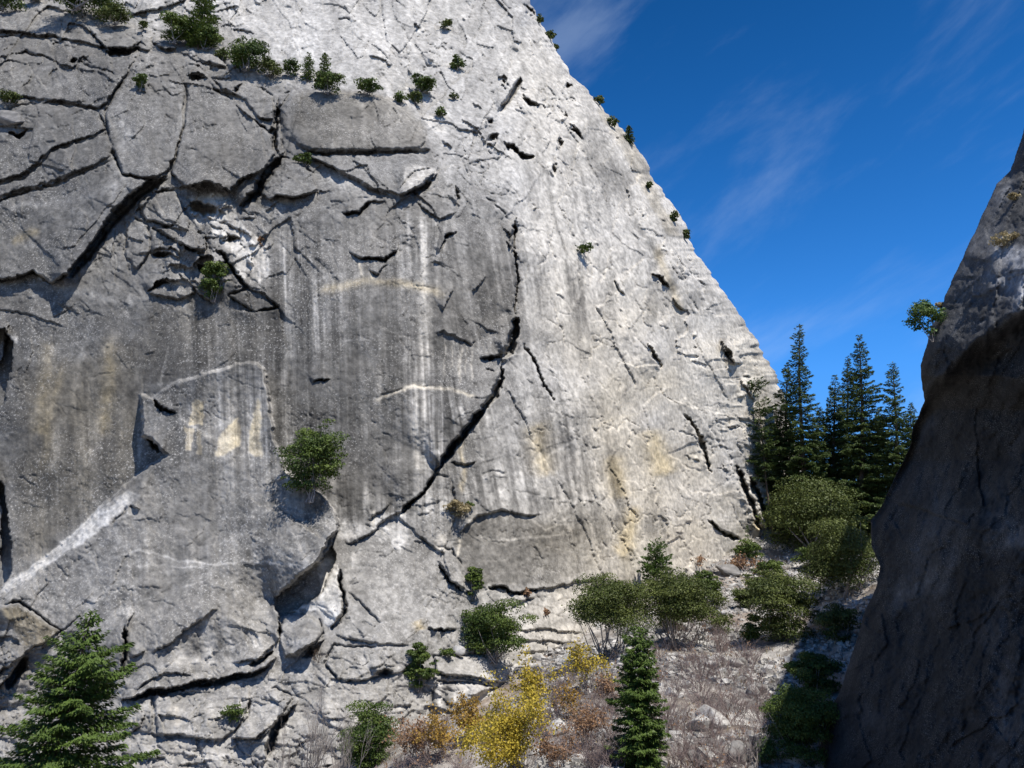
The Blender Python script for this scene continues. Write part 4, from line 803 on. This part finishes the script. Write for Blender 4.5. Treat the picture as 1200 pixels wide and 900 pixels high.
def twiggy(name, label, P, wdt, hgt, group=None, seed=0, mat='twig', nst=14, rad=.03, leaves=None, nleaf=0, lsz=.12, cat='shrub', spread=.8):
    g = np.random.default_rng(9000 + seed); root = empty(name, P); tag(root, label, cat, group)
    T = Tubes(); ends = []
    def br(p, d, ln, r, lv):
        m = p + d * ln * .5 + g.normal(0, .05 * ln, 3); e = p + d * ln + np.array([0, 0, -.0]) + g.normal(0, .07 * ln, 3)
        T.tube([p, m, e], [r, r * .8, r * .55], 3 if lv else 4); ends.append(m); ends.append(e)
        if lv < 3:
            for k in range(3 if lv < 2 else 2):
                dd = unit(d + g.normal(0, .42, 3) + np.array([0, 0, .12])); br(p + (e - p) * g.uniform(.35, 1), dd, ln * g.uniform(.45, .75), r * .58, lv + 1)
    for k in range(nst):
        th = g.uniform(0, 6.28); sp_ = g.uniform(.1, spread)
        d = unit(np.array([math.cos(th) * sp_, math.sin(th) * sp_, 1.0])); p0 = np.array([g.normal(0, .07 * wdt), g.normal(0, .07 * wdt), -.2])
        br(p0, d, hgt * g.uniform(.35, .6), rad, 0)
    V_ = np.array(T.V); sx = wdt / max(1e-3, np.ptp(V_[:, 0])); sz_ = hgt / max(1e-3, V_[:, 2].max())
    sc3 = np.array([max(sx, .5), max(sx, .5), sz_]); V_[:, :] *= sc3; T.V = list(V_)
    T.build('branches', M[mat], root)
    if leaves:
        en = np.array(ends) * sc3; pk = en[g.integers(0, len(en), nleaf)] + g.normal(0, .05 * wdt, (nleaf, 3)) * np.array([1, 1, .8])
        nr = unit(g.normal(size=(nleaf, 3)) + np.array([0, -.2, .5])); t1 = unit(np.cross(nr, g.normal(size=(nleaf, 3)))); t2 = np.cross(nr, t1); s_ = lsz * g.uniform(.6, 1.2, nleaf)[:, None]
        Vq, Fq = quads(pk, t1 * s_, t2 * s_ * 1.5)
        mesh_np('leaves', Vq, Fq, 4, M[leaves], root, tone=np.clip(.5 + .3 * g.normal(size=nleaf), 0, 1))
    return root
def copy_tree(o, parent=None):
    c = o.copy(); COL.objects.link(c); c.parent = parent
    for ch in o.children: copy_tree(ch, c)
    return c
def mpp(P): return (P[1] * cp + P[2] * sp) / F      # metres per pixel at a point

# --- bushes by picture place: (kind of base, u, v of foot, width px, height px, material, label, ...)
sd = [0]
def put(where, u, vb, wp, hp, mat, label, name='shrub', cat='shrub', group=None, dens=1.0, leafpx=1.25, **kw):
    P = on_cliff(u, vb) if where == 'c' else (on_ground(u, vb) if where == 'g' else on_wall(u, vb))
    if where == 'c': P = P + np.array([0, -mpp(P) * wp * .22, 0])
    m = mpp(P); sd[0] += 1
    n = int(min(26000, max(250, dens * 2.1 * wp * hp / (leafpx ** 2) * 2.3)))
    return bush(name, label, P, wp * m, hp * m, mat, n, leafpx * m, group, cat, seed=sd[0], **kw)

# conifers against the sky on the right
def tall(u, vt, y, r, label, seed, name='fir_tree', mat='fir', bu=None, **kw):
    top = at_y(u, vt, y); b = at_y(bu if bu else u, 600, y)
    z0 = g1(b[0], y); h = top[2] - z0
    return conifer(name, label, (b[0], y, z0), h, r, mat, 'conifers standing between the dome and the shaded wall', lean=(top[0] - b[0]) / h, seed=seed, cover=1.7, dens=kw.pop('dens', 1.5), pw=kw.pop('pw', .85), **kw)
tall(938, 380, 198, 7.6, 'tallest dark fir of the stand, with the highest pointed top against the sky', 1, bare=.05)
tall(922, 424, 205, 6.6, 'shorter fir at the left edge of the stand, close against the pale dome', 2, bare=.05)
tall(977, 440, 204, 7.4, 'fir with the lowest top, in the middle of the conifer stand', 3, bare=.05)
tall(992, 418, 215, 7.0, 'slim fir whose top shows just left of the broad tall fir', 4, bare=.05)
tall(1007, 393, 195, 8.6, 'broad tall fir with layered branches, second highest top of the stand', 5, bare=.05)
tall(1048, 425, 188, 7.6, 'dark fir standing next to the shaded rock wall', 6, bare=.05)
tall(1068, 472, 190, 6.2, 'short dark fir half hidden by the shaded rock wall', 7, bare=.05)
tall(960, 476, 210, 7.6, 'low fir filling the gap between the tallest fir and the middle fir', 8, bare=.05)
tall(1028, 480, 205, 7.8, 'low fir filling the gap right of the broad tall fir', 9, bare=.05)
tall(884, 446, 200, 4.6, 'thin open pine with a bare lower trunk, leaning left in front of the dome', 10, name='pine_tree', mat='fir', bu=906, thick=.5, bare=.38, gap=.35, dens=.75, pw=.35, droop=.1)

# conifers in front
def fir_px(u, vt, vb, y, rpx, label, seed, name, mat, **kw):
    b = at_y(u, vb, y); t = at_y(u, vt, y); m = mpp(b)
    return conifer(name, label, b, t[2] - b[2], rpx * m, mat, None, seed=seed, **kw)
p = at_y(755, 905, 66); p[2] = g1(p[0], p[1]); t_ = at_y(752, 735, 66)
conifer('cedar_tree', 'narrow dense dark green conifer standing alone on the talus slope', p, t_[2] - p[2], 2.25, 'cedar', None, seed=21, leaf=.17, dens=1.8, cover=1.6, pw=.4, droop=.7, gap=.12, irregular=.25, bare=.02)
p = at_y(34, 1000, 52); p[2] = g1(p[0], p[1]); t_ = at_y(104, 716, 52)
conifer('fir_tree', 'large bushy green fir in the lower left corner', p, t_[2] - p[2], 5.5, 'cedar', None, seed=22, leaf=.19, dens=1.9, cover=1.2, pw=.65, droop=.6, gap=.12, irregular=.4, bare=.02, lean=(t_[0] - p[0]) / (t_[2] - p[2]))
# skyline tree and small ones on the ridge
P = on_cliff(738, 172); m = mpp(P)
conifer('pine_tree', 'lone little pine standing on the steep skyline of the dome', P + np.array([0, .8, -.6]), 32 * m, 7.5 * m, 'fir', seed=31, leaf=.5, dens=.5, pw=.5, bare=.25, gap=.1)
for k, (u, v, wp, hp, lb) in enumerate([(633, 30, 9, 14, 'small dark bush highest on the skyline of the dome'), (645, 48, 13, 12, 'rounded bush on the skyline below the highest one'), (660, 62, 10, 11, 'dark bush on the skyline above the pale scar'),
                                         (702, 124, 12, 12, 'dark tuft on the skyline a little above the lone pine'), (718, 150, 15, 12, 'low bush on the skyline just left of the lone pine'), (790, 262, 12, 14, 'bush on the skyline halfway down the dome'), (804, 284, 11, 16, 'upright bush on the skyline below the halfway bush')]):
    put('c', u, v, wp, hp, 'olive', lb, group='small bushes along the skyline of the dome', leafpx=1.3, stem=False)
# plants on the ledge at the top of the dark buttress
LG = 'bushes growing on the ledge above the dark buttress'
put('c', 8, 16, 34, 26, 'oak', 'bush at the far upper left corner of the cliff', group=LG)
put('c', 40, 4, 24, 16, 'olive', 'grey green bush next to the upper left corner', group=LG)
put('c', 100, 22, 88, 44, 'oak', 'wide low mass of bushes on the upper left ledge', group=LG, clumps=40)
put('c', 138, 33, 42, 24, 'olive', 'grey green bush at the right end of the wide mass', group=LG)
put('c', 168, 36, 12, 12, 'olive', 'tiny bush left of the bushy pine on the ledge', group=LG)
put('c', 208, 56, 42, 42, 'oak', 'dark bush at the left foot of the ledge pine', group=LG)
P = on_cliff(232, 58); m = mpp(P)
conifer('pine_tree', 'bushy pine rising from the ledge near the upper left', P, 74 * m, 20 * m, 'oak', seed=41, leaf=.34, dens=.8, pw=.35, bare=.05, gap=.05, droop=0)
put('c', 243, 60, 34, 26, 'oak', 'dark bush at the right foot of the ledge pine', group=LG)
put('c', 262, 72, 20, 14, 'olive', 'small bush below the foot of the ledge pine', group=LG)
put('c', 290, 86, 46, 40, 'oak', 'large round olive bush on the ledge', group=LG)
put('c', 316, 92, 38, 20, 'olive', 'pale grey green bush right of the large round one', group=LG)
put('c', 342, 90, 20, 20, 'oak', 'small round dark bush on the ledge', group=LG)
P = on_cliff(360, 97); m = mpp(P)
conifer('pine_tree', 'thin small pine on the ledge, left of a fuller one', P, 40 * m, 8 * m, 'oak', seed=42, leaf=.28, dens=.5, pw=.4, bare=.15, gap=.2, droop=0)
P = on_cliff(379, 104); m = mpp(P)
conifer('pine_tree', 'full small pine on the ledge above the rounded block', P, 47 * m, 10 * m, 'oak', seed=43, leaf=.28, dens=.6, pw=.45, bare=.05, gap=.1, droop=0)
put('c', 384, 112, 38, 26, 'oak', 'dark bush at the foot of the full small pine', group=LG)
put('c', 431, 112, 32, 17, 'oak', 'low green bush on top of the rounded block', group=LG)
put('c', 468, 122, 16, 13, 'oak', 'small bush at the right shoulder of the rounded block', group=LG)
put('c', 494, 111, 30, 24, 'oak', 'round green bush on the pale slab right of the ledge', group=LG)
put('c', 487, 124, 20, 16, 'olive', 'thin pale bush under the round green bush', group=LG)
DG = 'single plants growing out of the bare cliff'
put('c', 517, 137, 15, 10, 'oak', 'small flat bush on the pale slab below the ledge bushes', group=DG)
put('c', 524, 36, 17, 12, 'olive', 'small bush high on the pale dome near the top of the view', group=DG)
put('c', 536, 84, 17, 19, 'oak', 'small leaning bush on the dome right of the ledge', group=DG)
put('c', 532, 117, 12, 6, 'olive', 'tiny tuft between two small bushes on the dome', group=DG)
put('c', 166, 108, 17, 22, 'oak', 'small round bush in a crack of the upper left buttress', group=DG)
put('c', 14, 124, 30, 14, 'olive', 'grey green mat plant on a boulder at the left edge', group=DG)
put('c', 358, 195, 22, 13, 'oak', 'small green cushion in the crack below the rounded block', group=DG)
put('c', 683, 300, 26, 12, 'oak', 'slanting green tuft in a crack of the dome', group=DG, stem=False)
put('c', 760, 224, 8, 12, 'olive', 'narrow tuft near the edge of the dome', group=DG, stem=False)
put('c', 252, 354, 36, 50, 'oak', 'green bush growing in the hollow of the pale rock scar', group=DG, clumps=30)
put('c', 536, 604, 34, 18, 'straw', 'dry yellowish tuft above the arch', group=DG, stem=False)
put('c', 550, 598, 12, 10, 'oak', 'tiny green tuft above the dry yellowish one', group=DG, stem=False)
put('c', 274, 846, 24, 20, 'oak', 'small sprawling bush on a ledge low on the left', group=DG, loose=.6)
put('c', 305, 290, 8, 16, 'russet', 'reddish dead tuft right of the pale rock scar', group=DG, stem=False, dens=.6)
# the tree clinging to the wall
P = on_cliff(362, 578); m = mpp(P)
bush('oak_tree', 'dense bright green tree clinging to the wall beside the pinnacle', P + np.array([.4, -1.6, -1.0]), 72 * m, 96 * m, 'oak', 15000, 1.35 * m, None, 'tree', seed=301, clumps=70, up=.7, lift=0)
# trees and bushes at the foot of the cliff
put('c', 555, 699, 22, 38, 'oak', 'small dark upright bush against the wall under the arch', 'shrub', leafpx=1.3, dens=1.3)
put('c', 580, 772, 76, 70, 'oak', 'broad green oak on the ledge below the arch', 'oak_tree', 'tree', clumps=46, dens=1.2)
put('c', 491, 806, 38, 54, 'oak', 'small green oak with dark shadow on the lower ledge', 'oak_tree', 'tree', clumps=26, dens=1.2)
put('c', 526, 770, 18, 12, 'oak', 'low green cushion on the ledge between the two oaks', 'shrub')
put('g', 430, 902, 74, 82, 'oak', 'green bush behind bare branches at the bottom of the slope', 'shrub', clumps=44, dens=1.0, lift=0)
BG = 'evergreen oaks with domed crowns at the foot of the dome'
put('g', 712, 775, 102, 104, 'olive', 'wide domed oak with grey forked trunks, left of its twin', 'oak_tree', 'tree', BG, clumps=64, top_heavy=.1, dens=1.5, low=.75, bark='grey_bark')
put('g', 788, 762, 98, 96, 'olive', 'wide domed oak right behind the lone narrow conifer', 'oak_tree', 'tree', BG, clumps=64, top_heavy=.1, dens=1.5, low=.75, bark='grey_bark')
P = on_ground(770, 700); m = mpp(P)
conifer('pine_tree', 'small feathery pine rising behind the two domed oaks', P, 62 * m, 19 * m, 'pine', seed=51, leaf=.38, dens=.7, pw=.35, bare=.1, droop=-.5, gap=.1)
put('g', 828, 708, 32, 42, 'oak', 'small bright green oak right of the two domed oaks', 'oak_tree', 'tree', None)
put('g', 878, 658, 40, 22, 'oak', 'low green bush at the very foot of the dome', 'shrub')
P = on_ground(878, 650); m = mpp(P)
conifer('pine_tree', 'tiny pale young pine behind the low bush at the foot of the dome', P, 34 * m, 6 * m, 'pine', seed=52, leaf=.28, dens=.4, pw=.6, bare=.1, gap=.2)
put('g', 893, 700, 44, 34, 'olive', 'olive bush high on the talus left of the mottled oak', 'shrub')
put('g', 874, 715, 38, 26, 'olive', 'low olive bush at the left of the talus clump', 'shrub')
put('g', 918, 752, 88, 82, 'olive', 'round mottled oak in the middle of the upper talus', 'oak_tree', 'tree', None, clumps=46, dens=1.1)
put('g', 884, 756, 30, 34, 'oak', 'small dark bush at the left foot of the mottled oak', 'shrub')
put('g', 950, 652, 124, 96, 'olive', 'large spreading oak under the conifer stand', 'oak_tree', 'tree', None, clumps=60, dens=1.1, lift=0)
put('g', 992, 702, 96, 104, 'olive', 'brownish green oak beside the shaded wall', 'oak_tree', 'tree', None, clumps=52, dens=1.0, lift=0)
put('g', 1012, 640, 46, 56, 'oak', 'dark oak between the conifer stand and the shaded wall', 'oak_tree', 'tree', None, clumps=36, lift=0)
put('g', 960, 668, 44, 34, 'oak', 'dark green bush below the large spreading oak', 'shrub', lift=0)
put('g', 948, 830, 52, 68, 'oak', 'dark bush at the edge of the shadow of the rock wall', 'shrub', None, loose=.3)
put('g', 940, 890, 60, 84, 'oak', 'dark bush deep in the shadow at the bottom of the gully', 'shrub', None, loose=.3, lift=0)
put('g', 900, 905, 30, 30, 'pine', 'bright leafy sprig at the bottom edge beside the shadow', 'shrub', None, loose=.5)
put('g', 970, 745, 40, 22, 'straw', 'yellowish grass clump at the shadow edge', 'grass_clump', 'grass', None, stem=False, dens=.6)
put('g', 955, 905, 100, 120, 'oak', 'broad dark thicket in the deepest shade beneath the rock wall', 'shrub', None, clumps=50, lift=0)
put('g', 962, 812, 56, 50, 'oak', 'dark low bush in the shade higher up along the rock wall', 'shrub', None, lift=0)
put('g', 985, 752, 46, 44, 'olive', 'dark low bush in the shade just under the brownish oak', 'shrub', None, lift=0)
put('g', 846, 742, 34, 24, 'olive', 'thin low olive bush between the domed oaks and the mottled oak', 'shrub', None, loose=.6, dens=.6)
put('g', 838, 716, 30, 22, 'olive', 'small olive tuft below the small bright green oak', 'shrub', None, loose=.5, dens=.7)
put('g', 905, 676, 36, 20, 'oak', 'little green bush squeezed between boulder and spreading oak', 'shrub', None)
put('g', 788, 740, 34, 26, 'olive', 'low olive bush tucked behind the narrow conifer', 'shrub')
# pine sprig on the shaded wall
P = on_wall(1100, 388); m = mpp(P)
bush('pine_tree', 'small sunlit bright green pine leaning out from the shaded wall against the sky', P + np.array([-5 * m, .4, -.2]), 44 * m, 48 * m, 'pine', 3200, 1.5 * m, None, 'tree', seed=401, clumps=22, loose=.35, lift=.1)
for k, (u, v, wp, hp, lb) in enumerate([(1182, 290, 30, 20, 'dry straw coloured tuft high on the shaded wall'), (1104, 362, 12, 9, 'little dry tuft beside the pine on the shaded wall'), (1190, 235, 16, 10, 'small dry tuft near the top of the shaded wall')]):
    put('w', u, v, wp, hp, 'straw', lb, 'grass_tuft', 'grass', 'dry tufts on the shaded wall', stem=False, dens=.7, leafpx=1.6)

# --- autumn shrubs
def leafy(u, vb, wp, hp, mat, n, label, name='shrub', cat='shrub', group=None, where='g', lsz=1.5, nst=9, seed=0, bmat='twig', sp=.6):
    P = on_ground(u, vb) if where == 'g' else on_cliff(u, vb); m = mpp(P)
    return twiggy(name, label, P, wp * m, hp * m, group, 600 + seed, bmat, nst, .35 * m, mat, n, lsz * m, cat, sp)
leafy(598, 912, 108, 118, 'yellow', 9500, 'large yellow autumn tree at the bottom middle', 'maple_tree', 'tree', seed=1, nst=12)
leafy(622, 848, 62, 84, 'yellow', 2300, 'slender yellow tree rising behind the large yellow one', 'maple_tree', 'tree', seed=2, nst=7)
leafy(552, 872, 50, 52, 'amber', 1800, 'greenish amber bush left of the large yellow tree', seed=3)
leafy(690, 812, 58, 62, 'yellow', 1300, 'yellow sprays in the shade under the left domed oak', seed=4, nst=8)
leafy(664, 850, 40, 50, 'amber', 600, 'thin amber bush right of the yellow trees', seed=5)
leafy(486, 898, 62, 56, 'russet', 1900, 'rust coloured bush left of the large yellow tree at the bottom', seed=6)
leafy(520, 892, 60, 60, 'amber', 1500, 'orange brown bush touching the large yellow tree', seed=7)
leafy(690, 880, 70, 62, 'russet', 1300, 'reddish thin bush left of the narrow conifer', seed=8)
leafy(650, 905, 60, 55, 'russet', 1000, 'reddish brown bush at the bottom edge right of the yellow tree', seed=9)
leafy(806, 670, 50, 20, 'russet', 700, 'low red brown bush along the foot of the dome', seed=10, sp=1.2)
leafy(868, 668, 46, 16, 'russet', 500, 'orange brown mat between low green bush and talus', seed=11, sp=1.2)
leafy(720, 830, 40, 46, 'russet', 600, 'thin russet bush beside the top of the narrow conifer', seed=12)
leafy(560, 745, 20, 14, 'russet', 260, 'rusty tuft on the ledge left of the broad oak', where='c', seed=13)
leafy(640, 720, 12, 8, 'russet', 160, 'small rusty tuft on the pale ledge', where='c', seed=14)
leafy(618, 700, 10, 12, 'russet', 160, 'small brown tuft above the pale ledge', where='c', seed=15)
# bare grey bushes: one kind, copied
BT = 'bare grey twiggy bushes on the slope'
protos = []
for k in range(5):
    P = on_ground(800, 800); m = mpp(P)
    protos.append(twiggy('bare_bush', 'leafless grey brown bush among the rocks of the slope', P, 5.2, 3.6, BT, 700 + k, 'twig', 15, .028, 'russet' if k == 1 else None, 70, .10, spread=1.2))
spots = [(800, 790), (772, 802), (818, 812), (845, 800), (868, 806), (886, 820), (902, 838), (830, 840), (858, 850), (880, 862), (838, 870), (806, 862), (850, 900), (880, 895), (780, 830), (866, 838), (846, 822),
         (700, 852), (720, 868), (676, 842), (650, 832), (664, 872), (708, 898), (640, 890), (692, 908), (724, 905), (640, 862), (794, 752), (776, 775), (800, 725), (842, 765), (872, 775), (812, 905), (786, 860), (800, 890), (700, 820),
         (812, 780), (826, 796), (852, 786), (860, 826), (894, 850), (874, 876), (842, 888), (818, 888), (790, 815), (776, 850), (768, 880), (832, 856), (822, 828), (884, 800), (850, 764), (818, 758), (862, 742), (628, 800), (644, 812), (662, 806), (670, 826), (690, 840), (708, 838), (716, 880), (700, 905), (674, 890), (656, 900), (632, 876), (690, 866), (650, 852), (716, 808), (880, 782), (806, 742), (828, 742), (796, 905), (832, 905), (862, 908), (610, 905), (575, 905),
         (520, 870), (500, 905), (470, 905), (540, 905), (730, 842)]
for k, (u, v) in enumerate(spots):
    o = protos[k] if k < 5 else copy_tree(protos[k % 5])
    P = on_ground(u, v); s_ = random.uniform(.75, 1.25) * (P[1] / 92.0) ** .5
    o.location = tuple(P); o.rotation_euler = (0, 0, random.uniform(0, 6.28)); o.scale = (s_, s_, s_ * random.uniform(.8, 1.1))
P = on_ground(365, 930); m = mpp(P)
twiggy('bare_tree', 'tall bare grey tree in front of the lower left ledges', P, 90 * m, 135 * m, None, 751, 'grey_bark', 14, .085, cat='tree', spread=.5)
P = on_ground(400, 930); m = mpp(P)
twiggy('bare_tree', 'bare grey tree with arching branches in front of the green bush', P, 90 * m, 95 * m, None, 752, 'grey_bark', 12, .07, cat='tree', spread=.9)
P = on_ground(330, 940); m = mpp(P)
twiggy('bare_tree', 'thin bare sapling leftmost of the bare trees', P, 50 * m, 95 * m, None, 753, 'grey_bark', 7, .05, cat='tree', spread=.5)
P = on_ground(880, 905); m = mpp(P)
twiggy('bare_tree', 'bare white branched shrub at the bottom edge by the shadow', P, 90 * m, 60 * m, None, 754, 'grey_bark', 9, .05, cat='tree', spread=1.4)
P = on_cliff(370, 775); m = mpp(P)
twiggy('bare_bush', 'bare brown twigs in the small hollow under the block', P, 28 * m, 26 * m, None, 755, 'bark', 9, .03, spread=1.0)

# ------------------------------------------------------------------ boulders of the talus
def block(seed, k=16):
    r = random.Random(seed); bm = bmesh.new()
    for _ in range(k):
        v = Vector((r.gauss(0, 1), r.gauss(0, 1), r.gauss(0, 1))).normalized() * r.uniform(.8, 1.05)
        bm.verts.new((v.x, v.y * .85, v.z * .7))
    bmesh.ops.convex_hull(bm, input=bm.verts[:])
    loose = [v for v in bm.verts if not v.link_faces]
    bmesh.ops.delete(bm, geom=loose, context='VERTS')
    bmesh.ops.bevel(bm, geom=bm.edges[:], offset=.06, segments=1, affect='EDGES')
    me = bpy.data.meshes.new('boulder'); bm.to_mesh(me); bm.free(); return me
blocks = []
for k in range(12):
    me = block(50 + k); me.materials.append(M['boulder'] if k % 3 else M['boulder_grey']); blocks.append(me)
def rock(u, v, s, label, group=None, k=None, P=None, sink=.3):
    P = on_ground(u, v) if P is None else P
    o = bpy.data.objects.new('boulder', blocks[random.randrange(12) if k is None else k]); COL.objects.link(o)
    o.location = (P[0], P[1], P[2] + s * sink); o.rotation_euler = (random.uniform(-.5, .5), random.uniform(-.5, .5), random.uniform(0, 6.28))
    o.scale = (s, s * random.uniform(.7, 1.1), s * random.uniform(.6, 1.0)); tag(o, label, 'boulder', group); return o
rock(854, 674, 3.2, 'largest grey boulder on the upper talus below the dome', k=0)
rock(835, 852, 1.9, 'big pale boulder low on the talus right of the narrow conifer', k=1)
rock(818, 856, 1.3, 'pale slab leaning on the big pale boulder low on the talus', k=4)
rock(862, 892, 1.7, 'rounded dark grey boulder at the bottom edge of the talus', k=3)
rock(650, 862, 1.4, 'flat white boulder among reddish bushes right of the yellow tree', k=2)
rock(930, 898, 1.6, 'pale boulder at the bottom edge against the shaded wall', k=5)
rock(538, 762, 1.1, 'small pale block resting on the ledge left of the broad oak', k=7, P=on_cliff(538, 764) + np.array([0, -.8, 0]))
o = rock(14, 140, 3.3, 'dark boulder wedged on the cliff at the left edge', k=6, P=on_cliff(12, 146) + np.array([0, -.5, 0]))
lab = 'grey granite boulder lying loose among many others on the talus slope'
cnt = 0; tries = 0
while cnt < 290 and tries < 4000:
    tries += 1
    u = random.uniform(600, 990); v = random.uniform(665, 899)
    if v < 665 + max(0, (820 - u)) * .35: continue
    if random.random() > .35 + .65 * (1 if (u > 780 and 700 < v) else .2): continue
    P = on_ground(u, v)
    if fbm(np.array([[P[0]]]), np.array([[P[1]]]), 11, 241, 3)[0, 0] < -.4: continue
    rock(u, v, min(1.5, max(.28, random.lognormvariate(-.5, .5))) * (P[1] / 100) ** .4, lab, 'loose boulders of the talus', P=P, sink=.2); cnt += 1
# small rubble: nobody could count it
cube = np.array([[x, y, z] for x in (-1, 1) for y in (-1, 1) for z in (-1, 1)], float)
cf = np.array([(0, 1, 3, 2), (4, 6, 7, 5), (0, 4, 5, 1), (2, 3, 7, 6), (0, 2, 6, 4), (1, 5, 7, 3)])
g = np.random.default_rng(77); nr = 15000
ru = g.uniform(590, 1000, nr); rv = g.uniform(660, 905, nr)
# scatter in world coordinates over the slope
rx = g.uniform(2, 85, nr * 2); ry = 62 + 140 * g.random(nr * 2) ** 1.5
rub = fbm(rx[None, :], ry[None, :], 11, 241, 3)[0]; keep = rub > -.3; rx = rx[keep]; ry = ry[keep]; nr = len(rx)
rz = Gfull(rx[None, :], ry[None, :])[0]
Vv = []; 
sz = np.clip(g.lognormal(-1.75, .45, nr), .07, .5)
ang = g.uniform(0, 6.28, nr); jit = 1 + .35 * g.uniform(-1, 1, (nr, 8, 3))
loc = cube[None] * jit * (sz[:, None] * np.array([1, .8, .6])[None])[:, None, :]
tl = g.uniform(-.6, .6, (nr, 1))
lx = loc[..., 0] * np.cos(tl) - loc[..., 2] * np.sin(tl); lz = loc[..., 0] * np.sin(tl) + loc[..., 2] * np.cos(tl)
X_ = lx * np.cos(ang)[:, None] - loc[..., 1] * np.sin(ang)[:, None] + rx[:, None]; Y_ = lx * np.sin(ang)[:, None] + loc[..., 1] * np.cos(ang)[:, None] + ry[:, None]; Z_ = lz + rz[:, None] + sz[:, None] * .3
o = mesh_np('rubble', np.stack([X_, Y_, Z_], -1).reshape(-1, 3), (cf[None] + 8 * np.arange(nr)[:, None, None]).reshape(-1, 4), 4, [M['boulder'], M['boulder_grey']], midx=np.repeat(g.integers(0, 3, nr) // 2, 6))
tag(o, 'small broken stones covering the talus slope', None, None, 'stuff')
# leaf litter and dry stalks of ground cover
nl = 26000; lx_ = g.uniform(-25, 80, nl); ly_ = 62 + 130 * g.random(nl) ** 1.3
pt = fbm(lx_[None, :], ly_[None, :], 6, 281, 3)[0] > -.05; lx_ = lx_[pt]; ly_ = ly_[pt]; nl = len(lx_); lz_ = Gfull(lx_[None, :], ly_[None, :])[0]
hh = g.uniform(.15, .6, nl); cen = np.stack([lx_, ly_, lz_ + hh * .4], -1)
ax = np.stack([g.normal(0, .3, nl), g.normal(0, .3, nl), np.ones(nl)], -1) * (hh * .6)[:, None]; ay = unit(g.normal(size=(nl, 3))) * .12
Vq, Fq = quads(cen, ax, ay)
o = mesh_np('ground_cover', Vq, Fq, 4, [M['straw'], M['russet'], M['twig']], tone=g.random(nl), midx=g.integers(0, 3, nl))
tag(o, 'dry brown grass, stalks and litter between the rocks', None, None, 'stuff')
sc.cycles.use_denoising = True
